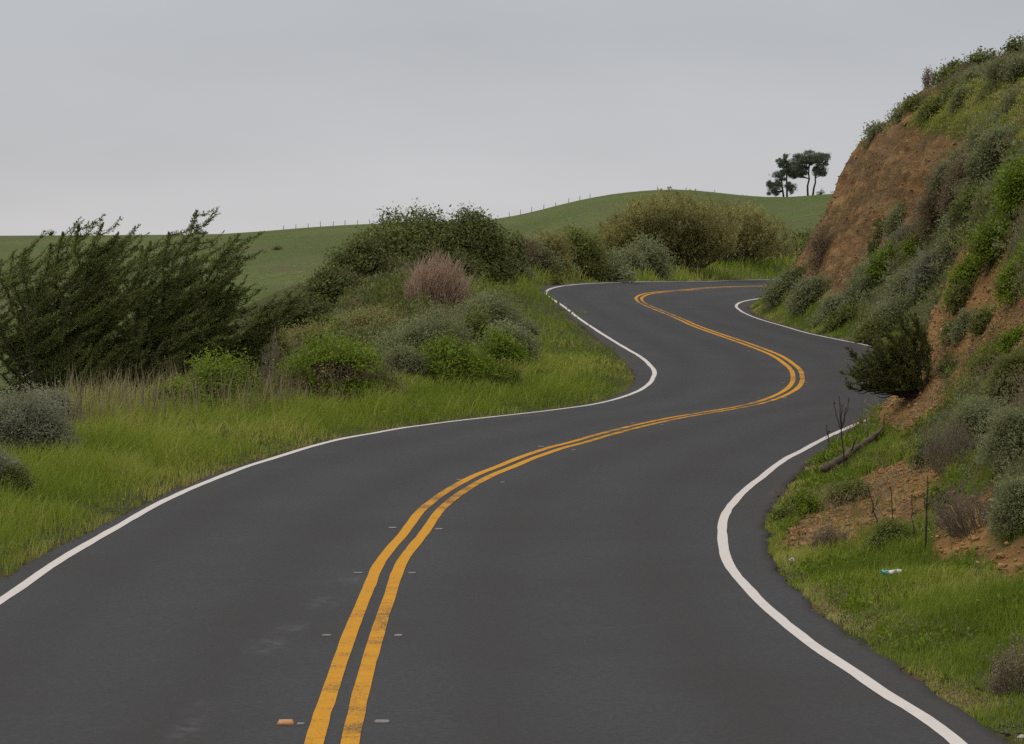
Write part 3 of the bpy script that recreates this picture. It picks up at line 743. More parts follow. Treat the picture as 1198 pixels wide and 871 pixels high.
def cypress(name, u, v, tips, label, cat='tree', D=None, leafpx=2.5, seed=1, lower=0.12, dens=2.2, wood=.9, mat='cypress', base_spread=.25, radk=1.0, dropoff=.62, sweep=.62, group=None):
    """wind-combed cypress: limbs from the foot to the given photo tips, each with plumes along it"""
    r = np.random.default_rng(seed)
    p = hit(u, v)
    if D is not None:
        q = ray(u, v) * D; p = np.array([q[0], q[1], 0.0]); p[2] = ground(p[:1], p[1:2])[0]
    s = pix(p[1]); L = leafpx / s
    root = plant_root(name, p, label, cat)
    tips = list(tips) + [(u + (a - u) * k + r.normal(0, 6), v + (b_ - v) * k + r.normal(0, 6)) for (a, b_) in tips for k in (r.uniform(.45, .8),) if r.random() < .6]
    H = max(v - t[1] for t in tips) / s
    limbs, lr, pl = [], [], []
    for (tu, tv) in tips:
        dy = r.uniform(-.45, .45) * H * .5
        tip = np.array([(tu - u) / s * (1 + dy / p[1]), dy, (v - tv) / s * (1 + dy / p[1])])
        b = np.array([r.normal(0, base_spread * H * .25), r.normal(0, .1) * H, -.1])
        ln = np.linalg.norm(tip - b)
        P = curve(b, tip, (-.06 * ln * np.sign(sweep), 0, .05 * ln), 9, r, .022 * ln)
        limbs.append(P); lr.append(np.linspace(wood * .035 * ln ** .5, .006, 9))
        # branchlets alternate along the limb, swept forward and to the right
        m = int(7 + 8 * ln / H)
        tang = norm(np.gradient(P, axis=0))
        for j in range(m):
            t = lower + (1 - lower) * (j + r.random()) / m
            k = min(int(t * 8), 7); f = t * 8 - k
            q = P[k] * (1 - f) + P[k + 1] * f; ax = tang[k]
            sd = norm(np.cross(ax, rand_dirs(r, 1)[0]))
            bl = H * r.uniform(.17, .33) * (1.1 - dropoff * t)
            d = norm(ax * .38 + sd * .45 + np.array([sweep * 1.6, 0, .02 + .22 * r.random()]))
            e = q + d * bl
            Q = curve(q, e, (0, 0, -.06 * bl), 5, r, .01 * bl)
            Q[-2:] += np.array([[.01, 0, .04], [.03, 0, .14]]) * bl
            limbs.append(Q); lr.append(np.linspace(.012, .004, 5))
            tn = .45 + r.normal(0, .14)
            pl.append(plume(r, Q, bl * .125 * radk, L, dens * 1.25, .40, tn, .9))
            # small side sprays give the ragged outline
            for _ in range(5):
                kk = r.integers(1, 5); d2 = norm(d + rand_dirs(r, 1)[0] * .8 + np.array([sweep * .65, 0, .35]))
                e2 = Q[kk] + d2 * bl * r.uniform(.16, .3)
                pl.append(plume(r, curve(Q[kk], e2, (0, 0, 0), 4), bl * .055 * radk, L, dens * 1.4, .36, tn + .08))
        pl.append(plume(r, P[5:], ln * .042 * radk, L, dens * 1.4, .38, .5))
        pl.append(plume(r, P[1:6], ln * .045 * radk, L, dens * .9, .38, .35))
    V, F, T = merge(pl)
    V[:, 2] = np.maximum(V[:, 2], .02)
    mesh_np('crown', V, F, M[mat], root, dict(tint=T))
    V, F = tubes(limbs, lr, 5)
    mesh_np('trunk', V, F, M['darktrunk'], root, smooth=True)
    return root
# ------------------------------------------------------------------ the far hill: fences, trees, rocks
def on_ridge(u, D=497.0):
    x = (u - CX) / FPX * D
    z = float(ground(np.array([x]), np.array([D]))[0])
    return np.array([x, D, z])
def box_geo(w, d, h, top=.85):
    v = np.array([[-w, -d, -.3], [w, -d, -.3], [w, d, -.3], [-w, d, -.3], [-w * top, -d * top, h], [w * top, -d * top, h], [w * top, d * top, h], [-w * top, d * top, h]]) * np.array([.5, .5, 1])
    f = np.array([[3, 2, 1, 0], [4, 5, 6, 7], [0, 1, 5, 4], [1, 2, 6, 5], [2, 3, 7, 6], [3, 0, 4, 7]])
    return v, f
def fence(us, label, hpx=5.6):
    pts = [on_ridge(u) for u in us]
    root = plant_root('wire_fence', pts[0], label, 'fence')
    r = np.random.default_rng(int(us[0]))
    for p in pts:
        V, F = box_geo(.12, .12, r.uniform(.65, 1.05))
        V = V + np.outer(V[:, 2], [r.normal(0, .06), 0, 0]) + (p - pts[0])
        mesh_np('post', V, F, M['post'], root)
    for h in (.3, .6):
        P = np.array(pts) - pts[0] + np.array([0, -.12, h])
        V, F = tubes([P], [np.full(len(P), .005)], 3)
        mesh_np('wire', V, F, M['wire'], root)
fence([332, 346.5, 361, 375.5, 390, 404, 418.5, 433, 447], 'post and wire fence on the low crest of the left pasture hill')
fence([596, 609, 622, 636, 650, 665, 678, 690], 'post and wire fence climbing the left shoulder of the round green hill')
fence([769, 802, 836], 'sparse post and wire fence on the very top of the round green hill')
def crest_tree(label, trunks, clumps, seed, D=496.0):
    r = np.random.default_rng(seed)
    s = FPX / D
    u0, v0 = trunks[0][0]
    p = on_ridge(u0, D)
    vg = project(p)[1]
    root = plant_root('cypress_tree', p, label, 'tree', 'cypress trees on the far hill crest')
    w3 = lambda u, v, y=0.: np.array([(u - u0) / s, y, (vg - v) / s - .0])
    P, R = [], []
    dv = vg - v0
    for t in trunks:
        q = np.array([w3(a, b + dv) for a, b in t]); q[0, 2] -= .4
        n = 8; tt = np.linspace(0, 1, len(q)); k = np.linspace(0, 1, n)
        q = np.stack([np.interp(k, tt, q[:, i]) for i in range(3)], -1); q += r.normal(0, .05, q.shape)
        P.append(q); R.append(np.linspace(.22, .10, n))
    parts = []
    clumps = list(clumps) + [(cu + r.uniform(-.55, .55) * cw, cv + r.uniform(-.8, .8) * ch, cw * .32, ch * .45) for (cu, cv, cw, ch) in clumps for _ in range(4)]
    tops = np.concatenate([q[2:] for q in P])
    for (cu, cv, cw, ch) in clumps:
        c = w3(cu, cv + dv, r.uniform(-.9, .9)); a = np.array([cw / s / 2, cw / s / 2, ch / s / 2])
        b = tops[np.argmin(np.linalg.norm(tops - c, axis=1) + 2 * np.clip(tops[:, 2] - c[2], 0, 9))]
        P.append(curve(b, c, (0, 0, .1), 5, r, .03)); R.append(np.linspace(.10, .04, 5))
        cw *= 1.15; a = a * 1.12; n = int(55 * cw * ch / 40) + 14
        d = rand_dirs(r, n); q = c + d * a * (r.random(n) ** .33)[:, None] * (1 + .9 * fbm(d[:, 0] * 2, d[:, 1] * 2, d[:, 2] * 2, 3, seed)[:, None])
        ln = 12
        B = np.repeat(q, ln, 0) + r.normal(0, .10, (n * ln, 3))
        dd = norm(rand_dirs(r, n * ln, -.2) + np.array([.3, 0, .15]))
        V, F = leaf_quads(r, B, dd, r.uniform(.10, .24, n * ln), .42)
        parts.append((V, F, np.repeat(np.repeat(r.normal(.5, .2, n), ln), 4)))
    V, F, T = merge(parts)
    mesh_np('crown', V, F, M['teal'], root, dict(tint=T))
    V, F = tubes(P, R, 5)
    mesh_np('trunk', V, F, M['darktrunk'], root, smooth=True)
crest_tree('flat topped umbrella shaped cypress, tallest tree on the far hill crest', [[(944, 230), (945, 205), (946.5, 186)]],
    [(950, 181.5, 34, 6), (962, 185, 16, 6), (943.6, 187, 22, 8), (933, 190, 18, 12), (934, 202, 20, 9), (928, 197, 12, 9), (940, 195, 10, 6), (929, 203, 14, 8), (955, 188, 16, 7)], 3)
crest_tree('slim leaning cypress close to the right of the umbrella shaped tree', [[(949.5, 229), (953, 210), (955, 194)]],
    [(961, 198, 10, 8), (963, 203, 6, 5), (953.5, 200, 8, 9), (957, 193, 9, 5)], 5)
crest_tree('thin upright cypress with a gap ridden crown left of the umbrella shaped tree', [[(920.5, 233), (919.5, 208), (919, 193)]],
    [(919.5, 195, 14, 9), (912.5, 192, 8, 5), (925, 200, 10, 10), (925, 221, 11, 9), (921, 219, 8, 4), (917, 187, 4, 6)], 7)
crest_tree('lowest leftmost cypress with drooping foliage on the far hill crest', [[(916.5, 234), (914, 218), (913, 207)]],
    [(910, 207, 14, 8), (904.5, 222, 15, 9), (909, 217, 9, 6), (901, 219, 7, 5), (907, 229, 6, 4), (914.5, 206, 8, 5)], 9)
for (u, v, w, h, lb) in ((59, 276, 8, 3, 'tiny dark shrub on the skyline of the far left hill'), (235, 276, 16, 3, 'long low dark scrub patch on the skyline of the far left hill'),
                         (960, 229, 8, 4, 'small round shrub beside the far crest trees at the cut bank'), (325, 293, 20, 3, 'long dark scrub streak on the face of the left pasture hill')):
    bush('distant_shrub', 'dark', u, v, w, h, lb, D=(None if u == 325 else 492.0), leafpx=1.6, lobes=5)

# ------------------------------------------------------------------ left side
cypress('cypress_tree', 78, 486, [(129, 252), (146, 264), (102, 254), (76, 266), (60, 280), (34, 284), (20, 287), (0, 294), (136, 300), (134, 276), (-25, 318), (-40, 345), (-30, 380), (150, 335), (165, 312), (120, 330), (50, 330), (-20, 420), (140, 380), (20, 350), (90, 350), (60, 400), (-20, 450), (20, 440), (112, 440), (150, 420), (36, 466), (132, 458), (0, 400), (100, 410)],
        'tall dark wind swept cypress at the left edge behind the sage', D=50, seed=4, dens=2.5)
cypress('cypress_tree', 178, 486, [(229, 263), (180, 297), (281, 290), (279, 314), (279, 333), (276, 346), (280, 362), (274, 377), (205, 285), (229, 300), (163, 306), (140, 318), (250, 310), (240, 340), (270, 400), (200, 340), (160, 360), (230, 380), (130, 400), (190, 400), (255, 425), (120, 440), (272, 442), (232, 452), (282, 412), (115, 460), (150, 448), (210, 440), (180, 430)],
        'dark wind swept cypress with fan of right pointing limbs, right of the tallest one', D=51, seed=12, dens=2.6)
cypress('cypress_tree', 235, 462, [(344, 348), (335, 360), (318, 378), (304, 408), (300, 392), (290, 425), (270, 415), (322, 370), (255, 430), (300, 385), (328, 358), (312, 392), (288, 402), (280, 416), (334, 354), (296, 412)],
        'low cypress reaching one long bough toward the right over the bushes', D=52, seed=21, dens=3.0, dropoff=.5, radk=1.25)
LB = [
 ('sagebrush', 'greysage', 20, 545, 120, 96, 'large grey green sage bush cut by the left picture edge', {}),
 ('sagebrush', 'greysage', 58, 512, 70, 62, 'grey sage bush between the tall cypress and the verge grass', {}),
 ('sagebrush', 'greysage', -5, 590, 70, 70, 'low grey sage clump nearest the camera on the left', {}),
 ('green_bush', 'mid', 12, 592, 52, 52, 'small dark green bush at the foot of the left edge sage', {}),
 ('green_bush', 'bright', 207, 487, 56, 46, 'bright green bush below the fan limbed cypress', {}),
 ('green_bush', 'bright', 262, 482, 92, 60, 'spreading bright green bush with dead twigs left of the biggest one', {}),
 ('green_bush', 'bright', 253, 491, 32, 24, 'tiny round green bush standing in the dry stalks', {}),
 ('green_bush', 'browned', 388, 478, 152, 84, 'biggest bright green bush with bare brown twigs beneath its crown', dict(lobes=14)),
 ('green_bush', 'mid', 432, 474, 60, 60, 'darker green bush joined to the right end of the biggest bright bush', {}),
 ('sagebrush', 'sage', 505, 446, 104, 76, 'rounded grey green sage mound below the pinkish brown dead brush', {}),
 ('sagebrush', 'sage', 470, 452, 54, 46, 'small greyish sage between the biggest bright bush and the sage mound', {}),
 ('sagebrush', 'sage', 570, 402, 86, 54, 'blue green sage mound at the top of the verge grass', {}),
 ('sagebrush', 'sage', 592, 430, 78, 48, 'pale sage bush spilling toward the road bend', {}),
 ('green_bush', 'mid', 553, 415, 54, 50, 'brownish green bush wedged between two sage mounds', {}),
 ('green_bush', 'browned', 530, 450, 126, 48, 'long low bright green bush with brown underside', dict(lobes=12)),
 ('green_bush', 'browned', 584, 442, 62, 56, 'green capped bush with thick bare brown stems below', {}),
 ('green_bush', 'mid', 592, 452, 40, 22, 'small leafy green plant at the grass edge near the bend', {}),
 ('green_bush', 'mid', 556, 454, 34, 20, 'low leafy plant left of the small one at the grass edge', {}),
 ('green_bush', 'olive', 438, 428, 84, 62, 'olive green bush behind the biggest bright green bush', dict(D=66)),
 ('green_bush', 'bright', 412, 420, 46, 34, 'patch of fresh green bush above the biggest bright bush', dict(D=70)),
 ('green_bush', 'mid', 465, 392, 70, 44, 'mixed green bush left of the pinkish brown dead brush', dict(D=76)),
 ('dark_bush', 'dark', 342, 410, 90, 58, 'dark green bush on the shelf edge where the pasture shows behind', dict(D=74)),
 ('dark_bush', 'dark', 385, 398, 84, 76, 'dark bush stepping up the slope from the low cypress bough', dict(D=78)),
 ('dark_bush', 'dark', 424, 372, 86, 84, 'dark olive bush at the lower left foot of the great dark bush', dict(D=86)),
 ('dark_bush', 'olive', 316, 424, 54, 50, 'olive bush behind the tip of the low cypress bough', dict(D=66)),
 ('dark_bush', 'dark', 427, 322, 42, 48, 'small separate dark tuft left of the great dark bush', dict(D=93, leafpx=3.4)),
 ('dark_bush', 'dark', 452, 304, 50, 46, 'leggy dark bush poking above the pasture skyline', dict(D=97, rough=.6)),
 ('dark_bush', 'dark', 492, 340, 150, 88, 'great dark green bush crowning the left bank', dict(D=94, lobes=18, rough=.45)),
 ('dark_bush', 'dark', 556, 326, 94, 80, 'right half of the dark thicket with purplish shade beneath', dict(D=94, lobes=13, rough=.5)),
 ('dark_bush', 'dark', 602, 300, 26, 34, 'small dark bush at the right end of the dark thicket', dict(D=100)),
 ('brown_bush', 'brown', 613, 305, 36, 40, 'greyish brown dry bush between dark thicket and olive shrubs', dict(D=104)),
 ('green_bush', 'olive', 642, 292, 52, 26, 'brownish olive shrub beside the grey brown dry bush', dict(D=106)),
 ('dark_bush', 'mid', 677, 297, 66, 32, 'dark green shrub with sprigs poking up left of the broad willow', dict(D=110)),
 ('sagebrush', 'mat', 640, 326, 86, 30, 'low sage mat on the bank behind the far bend', dict(D=108)),
 ('sagebrush', 'mat', 700, 322, 76, 34, 'sage mat next to the round sage behind the far bend', dict(D=112)),
 ('sagebrush', 'mat', 600, 318, 44, 22, 'small sage mat beside the dark thicket at the grass top', dict(D=100)),
 ('sagebrush', 'sage', 760, 322, 52, 38, 'round bluish sage in front of the broad willow', dict(D=128)),
 ('sagebrush', 'sage', 735, 318, 36, 30, 'little sage left of the round bluish one', dict(D=126)),
 ('green_bush', 'mid', 651, 334, 11, 7, 'tiny dark clump at the tip of the far bend pavement', dict(lobes=4)),
 ('green_bush', 'olive', 905, 322, 60, 40, 'yellowish green bush between the broad willow and the cut bank', dict(D=160)),
 ('green_bush', 'mid', 935, 318, 46, 34, 'leafy bush tucked behind the foot of the cut bank', dict(D=162)),
 ('green_bush', 'olive', 360, 432, 70, 46, 'olive scrub just above the biggest bright green bush', dict(D=68)),
 ('green_bush', 'mid', 395, 425, 60, 44, 'dull green bush squeezed between olive scrub and fresh green patch', dict(D=72)),
 ('brown_bush', 'brown', 440, 398, 60, 44, 'grey brown withered bush in the middle of the left bank', dict(D=77, fill=.8)),
 ('dark_bush', 'dark', 462, 378, 80, 66, 'dark bush under the left end of the great dark bush', dict(D=88)),
 ('brown_bush', 'brown', 388, 380, 56, 54, 'thin brownish bush against the pasture left of the dark slope bushes', dict(D=84)),
 ('green_bush', 'mid', 480, 415, 66, 46, 'dull green bush directly below the pinkish brown dead brush', dict(D=74)),
 ('sagebrush', 'sage', 538, 372, 62, 36, 'low sage to the right of the pinkish brown dead brush', dict(D=82)),
 ('sagebrush', 'sage', 610, 412, 44, 34, 'outermost pale sage before the grass strip of the left bend', dict(D=68)),
 ('dark_bush', 'dark', 520, 345, 110, 46, 'low dark skirt bush at the middle foot of the dark thicket', dict(D=92)),
 ('dark_bush', 'mid', 300, 448, 60, 42, 'dull green bush under the long low cypress bough', dict(D=60)),
 ('green_bush', 'mid', 560, 340, 60, 26, 'shaded low green bush at the right foot of the dark thicket', dict(D=93)),
 ('sagebrush', 'mat', 625, 312, 60, 26, 'sage mat below the brownish olive shrub', dict(D=105)),
 ('sagebrush', 'mat', 670, 312, 60, 26, 'sage mat below the sprigged dark green shrub', dict(D=112)),
]
for nm, kd, u, v, w, h, lb, kw in LB: bush(nm, kd, u, v, w * 1.12, h * 1.18, lb, **kw)
twig_bush('dead_brush', 506, 384, 78, 78, 'pinkish brown leafless brush standing on the left bank', 'redstem', n=420, D=72, fan=.35, thick=.6)
twig_bush('dead_brush', 482, 356, 54, 48, 'grey leafless brush under the great dark bush', 'greystem', n=150, D=86, fan=.4)
twig_bush('dead_brush', 404, 372, 44, 50, 'thin grey twiggy brush against the pasture', 'greystem', 'brown', n=90, D=82, leaf_n=4)
twig_bush('willow_bush', 775, 322, 150, 82, 'broad yellow olive willow bush, left half', 'stem', 'olive', n=300, D=140, leaf_n=46, leafpx=4.2, fan=.5, cat='bush')
twig_bush('willow_bush', 832, 322, 160, 76, 'twiggier right half of the broad willow growth, thinning to the right', 'stem', 'olive', n=250, D=152, leaf_n=36, leafpx=4.0, fan=.5, lean=.15, cat='bush')
twig_bush('dead_stalk', 312, 470, 22, 78, 'single pale grey dead shrub left of the biggest bright bush', 'greystem', n=26, fan=.5, thick=.8, cat='dead shrub')
twig_bush('dead_brush', 248, 484, 40, 34, 'fallen grey brown twigs in front of the spreading bright bush', 'greystem', n=60, fan=.9, lean=.4)

# ------------------------------------------------------------------ right side
RB = [
 # skyline and upper slope of the cut hill
 ('hill_shrub', 'dark', 1150, 80, 52, 34, 'dark round shrub on the skyline, highest big one of the cut hill', {}),
 ('hill_shrub', 'dark', 1188, 62, 26, 26, 'dark shrub on the skyline at the right picture edge', {}),
 ('hill_shrub', 'dark', 1118, 84, 44, 22, 'brownish dark shrub on the skyline left of the highest one', {}),
 ('hill_shrub', 'sage', 1165, 92, 44, 26, 'sage shrub just below the highest skyline shrub', {}),
 ('hill_shrub', 'sage', 1192, 90, 40, 40, 'pale sage at the right edge below the skyline', {}),
 ('hill_shrub', 'mid', 1104, 98, 24, 22, 'green shrub at the notch where bare clay meets the skyline', {}),
 ('hill_shrub', 'sage', 1138, 97, 34, 22, 'small sage above the yellow grass patch', {}),
 ('hill_shrub', 'mid', 1117, 112, 32, 16, 'low green shrub at the upper left corner of the yellow grass', {}),
 ('hill_shrub', 'sage', 1182, 128, 44, 28, 'broad sage on the right side of the yellow grass patch', {}),
 ('hill_shrub', 'mid', 1088, 136, 34, 20, 'green shrub between the bare clay and the yellow grass', {}),
 ('hill_shrub', 'mid', 1072, 126, 36, 18, 'low shrub on the skyline slope above the bare clay', {}),
 ('hill_shrub', 'sage', 1050, 144, 36, 18, 'low sage at the top lip of the bare clay', {}),
 ('hill_shrub', 'dark', 1021, 146, 12, 10, 'tiny dark tuft on the skyline lip of the bare clay', dict(lobes=4)),
 ('hill_shrub', 'sage', 1022, 160, 22, 10, 'small sage hugging the left lip of the bare clay', {}),
 ('hill_shrub', 'sage', 1122, 124, 22, 12, 'tiny sage inside the yellow grass patch', {}),
 # on and beside the bare face
 ('hill_shrub', 'dark', 1027, 290, 24, 16, 'small dark clump alone low on the bare clay face', {}),
 ('hill_shrub', 'sage', 1049, 272, 28, 18, 'small sage at the right foot of the bare clay face', {}),
 ('brown_bush', 'brown', 1092, 260, 50, 50, 'dark brown withered bush along the right border of the bare clay', dict(lobes=10, fill=.9)),
 ('brown_bush', 'brown', 1122, 236, 44, 38, 'grey brown withered bush right of the bare clay', dict(fill=.9)),
 ('brown_bush', 'brown', 958, 312, 30, 46, 'brown withered bush on the left edge of the bare clay near the road', {}),
 ('dark_bush', 'dark', 938, 290, 20, 20, 'dark tuft sticking out of the left edge of the bare clay', {}),
 ('sagebrush', 'sage', 915, 352, 52, 40, 'sage bush at the tip of the cut bank where the road vanishes', {}),
 ('sagebrush', 'sage', 946, 356, 48, 46, 'taller sage beside the tip of the cut bank', {}),
 ('sagebrush', 'mid', 930, 338, 40, 36, 'darker green bush behind the sage at the tip of the cut bank', {}),
 ('sagebrush', 'mat', 985, 366, 64, 34, 'sage mat above the inner white line of the far bend', {}),
 ('sagebrush', 'sage', 1010, 352, 54, 38, 'sage mound in the middle of the slope over the far bend', {}),
 ('sagebrush', 'mat', 1040, 384, 66, 44, 'pale sage mat near the overhanging dark shrub', {}),
 ('sagebrush', 'sage', 1060, 352, 58, 44, 'sage mound above the pale sage mat', {}),
 ('green_bush', 'mid', 985, 382, 44, 22, 'low green bush in the grass strip over the far bend', {}),
 ('green_bush', 'mid', 1020, 398, 44, 26, 'low green bush at the right end of the grass strip', {}),
 ('green_bush', 'bright', 1040, 320, 42, 36, 'bright green bush in the centre of the sage slope', {}),
 ('green_bush', 'bright', 1072, 300, 34, 24, 'bright green bush above and right of the central one', {}),
 ('sagebrush', 'sage', 1012, 330, 40, 30, 'sage left of the central bright green bush', {}),
 ('sagebrush', 'greysage', 1050, 300, 52, 30, 'grey sage at the upper edge of the sage slope', {}),
 ('sagebrush', 'greysage', 1085, 335, 54, 40, 'grey twiggy sage left of the orange cutting top', {}),
 ('sagebrush', 'sage', 1115, 302, 46, 36, 'sage below the grey brown withered bushes', {}),
 ('green_bush', 'mid', 1135, 262, 42, 42, 'green bush left of the tall flowering growth', {}),
 ('sagebrush', 'sage', 1150, 222, 60, 52, 'silver sage mound high on the right slope', {}),
 ('sagebrush', 'sage', 1130, 198, 56, 36, 'sage mound at the upper end of the shrub slope', {}),
 ('sagebrush', 'sage', 1165, 190, 44, 34, 'sage under the yellow grass patch at right', {}),
 ('green_bush', 'sage', 1108, 225, 36, 40, 'narrow sage next to the brown withered border bush', {}),
 # bright growth on the near cutting
 ('green_bush', 'bright', 1185, 270, 62, 86, 'tallest bright green bush at the right picture edge', dict(lobes=12)),
 ('green_bush', 'bright', 1158, 320, 60, 70, 'bright green bush with pink blossoms beside it', dict(lobes=11)),
 ('green_bush', 'bright', 1192, 345, 50, 60, 'bright green bush at the right edge above the yellow flower', {}),
 ('green_bush', 'bright', 1130, 345, 46, 48, 'yellowish green bush on top of the orange cutting', {}),
 ('green_bush', 'mid', 1120, 368, 40, 36, 'dark green bush hanging over the orange cutting', {}),
 ('green_bush', 'mid', 1152, 388, 42, 30, 'green bush in the middle of the orange cutting', {}),
 ('green_bush', 'mid', 1113, 400, 26, 34, 'narrow green bush in a gully of the orange cutting', {}),
 ('green_bush', 'sage', 1128, 392, 40, 30, 'sage tuft on the orange cutting between two gullies', {}),
 ('green_bush', 'dark', 1108, 446, 22, 34, 'dark hanging root tangle bush low on the orange cutting', {}),
 ('green_bush', 'bright', 1150, 446, 50, 46, 'fresh green bush under the orange cutting ledge', {}),
 ('green_bush', 'bright', 1184, 412, 36, 30, 'fresh green bush near the pink flowers at the right', {}),
 ('green_bush', 'mid', 1185, 462, 56, 56, 'dark leaved bush carrying a pale yellow flower', {}),
 ('sagebrush', 'sage', 1138, 525, 84, 72, 'big grey green sage at the foot of the orange cutting', dict(lobes=13)),
 ('sagebrush', 'sage', 1182, 540, 66, 74, 'big sage against the right edge, next to the other big one', {}),
 ('sagebrush', 'sage', 1188, 622, 60, 84, 'sage bush at the right edge over the near grass', {}),
 ('dark_bush', 'dark', 1090, 546, 44, 40, 'dark green bush between the grass slope and the orange rubble', {}),
 ('green_bush', 'mid', 990, 590, 46, 30, 'small dark green bush at the left rim of the orange rubble', {}),
 ('green_bush', 'bright', 970, 545, 40, 18, 'low leafy clump beside the shoulder near the fallen log', {}),
 ('green_bush', 'mid', 1042, 645, 56, 46, 'green weeds around the dead stalks', {}),
 ('green_bush', 'bright', 1098, 600, 26, 40, 'bright green weed between rubble and rooty bank', {}),
 ('green_bush', 'mid', 915, 612, 26, 20, 'dark green tuft on the shoulder beside the clay clods', {}),
 ('green_bush', 'bright', 940, 602, 40, 30, 'fresh green tuft behind the clay clods', {}),
]
for nm, kd, u, v, w, h, lb, kw in RB:
    kx, ky = (.95, .62) if v < 165 else ((1.2, .72) if v < 400 and nm == 'sagebrush' else (1.15, .9))
    if 'cutting' in lb and v < 460 and 'top of' not in lb: kx, ky = .85, .8
    bush(nm, kd, u, v, w * kx, h * ky, lb, **dict(dict(lobes=20), **kw))
twig_bush('dead_brush', 1085, 103, 16, 22, 'bare grey shrub on the skyline notch of the cut hill', 'greystem', 'brown', n=40, leaf_n=5, leafpx=2.4)
twig_bush('dead_brush', 1118, 556, 66, 60, 'grey brown dead twigs spilling below the big sage', 'greystem', n=170, fan=.9, lean=-.2)
twig_bush('dead_brush', 1138, 622, 84, 50, 'hanging dead roots and twigs on the rooty bank', 'greystem', n=190, fan=.9, lean=-.35)
twig_bush('dead_brush', 970, 648, 46, 30, 'grey dry twigs beside the orange clay clods', 'greystem', 'brown', n=90, fan=.7, leaf_n=5)
twig_bush('dead_brush', 1183, 815, 56, 60, 'dry straw coloured weeds in the lower right corner', 'greystem', 'drystalk', n=120, leaf_n=8, fan=.8)
cypress('dark_shrub', 1074, 458, [(990, 437), (994, 456), (1006, 430), (1028, 400), (1030, 425), (1050, 395), (1064, 382), (1015, 455), (1000, 440), (1044, 450), (1000, 418), (1012, 402), (1032, 386), (1052, 374), (1070, 372), (1020, 440), (1008, 446), (1040, 415), (1080, 390), (1040, 436), (1060, 400), (1046, 440), (1022, 418)],
        'dark needle leaved shrub overhanging the white line from the orange cutting', cat='bush', seed=33, mat='dark', sweep=-.25, dens=1.9, base_spread=.5, radk=1.8, lower=.15, leafpx=3.6)

def stalk_plant(u, v, tips, label, thick=1.2, mat='darktrunk', cat='dead stalk', leaf=None):
    p = hit(u, v); s = pix(p[1]); r = np.random.default_rng(int(u * 3 + v))
    root = plant_root('dead_stalk', p, label, cat)
    P, R = [], []
    main = None
    for i, (tu, tv) in enumerate(tips):
        tip = np.array([(tu - u) / s, r.normal(0, .03), (v - tv) / s])
        b = np.array([0, 0, -.1]) if main is None else main[5]
        q = curve(b, tip, (r.normal(0, .01), 0, 0), 9, r, .006)
        if main is None: main = q
        P.append(q); R.append(np.linspace(thick / s * (1 if i == 0 else .5), thick * .35 / s, 9))
    V, F = tubes(P, R, 5)
    mesh_np('stem', V, F, M[mat], root, smooth=True)
    for q in P:
        B = np.repeat(q[-1:], 18, 0) - np.outer(r.uniform(0, 1, 18), q[-1] - q[-2]); d = norm(rand_dirs(r, len(B)) + np.array([0, 0, .7]))
        V, F = leaf_quads(r, B, d, 3.0 / s * r.uniform(.5, 1.2, len(B)), .3)
        mesh_np('seed_head', V, F, M['brown'], root, dict(tint=np.repeat(r.normal(.3, .2, len(B)), 4)))
stalk_plant(988, 560, [(981, 464), (975, 470), (994, 466), (990, 478), (984, 474)], 'tall thin dead stalk with forked top standing before the white line')
stalk_plant(972, 530, [(967, 498), (970, 505)], 'short thin dead stalk left of the tall forked one')
stalk_plant(1083, 648, [(1084, 558), (1081, 580), (1088, 590)], 'thickest of the dark stalks among the weeds below the rubble', 1.6)
stalk_plant(1036, 640, [(1015, 568), (1026, 585), (1020, 600)], 'leaning dark stalk, leftmost of those below the rubble', 1.3)
stalk_plant(1043, 640, [(1041, 572), (1046, 600)], 'upright dark stalk right of the leaning one', 1.2)
stalk_plant(1071, 638, [(1065, 580), (1073, 600)], 'thin dark stalk left of the thickest one', 1.0)
stalk_plant(935, 640, [(931, 615), (940, 618)], 'short twig standing behind the white puffball flower', .6)

# ------------------------------------------------------------------ log, clods, litter, flowers
def rock_geo(r, a, b, c, n=2):
    """an angular broken lump: the hull of a few random points"""
    import bmesh
    bm = bmesh.new()
    for d in rand_dirs(r, 13 if n > 1 else 9):
        bm.verts.new(d * r.uniform(.75, 1.0))
    res = bmesh.ops.convex_hull(bm, input=bm.verts[:])
    bmesh.ops.delete(bm, geom=[g for g in bm.verts if not g.link_faces], context='VERTS')
    if n > 1: bmesh.ops.bevel(bm, geom=bm.edges[:], offset=.07, segments=1, affect='EDGES')
    bmesh.ops.triangulate(bm, faces=bm.faces[:])
    bm.verts.index_update()
    V = np.array([g.co[:] for g in bm.verts]); F = np.array([[g.index for g in f.verts] for f in bm.faces]); bm.free()
    return V * np.array([a, b, c]), F
def rot_z(V, a):
    c, s = math.cos(a), math.sin(a)
    return np.stack([V[:, 0] * c - V[:, 1] * s, V[:, 0] * s + V[:, 1] * c, V[:, 2]], -1)
CL = [(924, 624, 15, 'flattish orange clod nearest the shoulder'), (936, 628, 17, 'big pale orange clod beside the shoulder tuft'), (948, 622, 10, 'small orange clod behind the big pale one'),
      (941, 640, 12, 'brown clod in front of the big pale orange one'), (971, 630, 13, 'dark shadowed clod by the grey dry twigs'), (1008, 617, 20, 'largest orange clod at the foot of the rubble'),
      (1040, 663, 9, 'small orange clod lying in the weeds above the litter'), (1075, 708, 11, 'flat orange clod in the grass right of the litter'), (1022, 690, 9, 'small orange clod left of the litter'),
      (906, 617, 7, 'tiny tan clod on the pavement edge'), (929, 634, 9, 'small brown clod left of the group by the shoulder'), (959, 636, 10, 'reddish clod left of the dark shadowed one')]
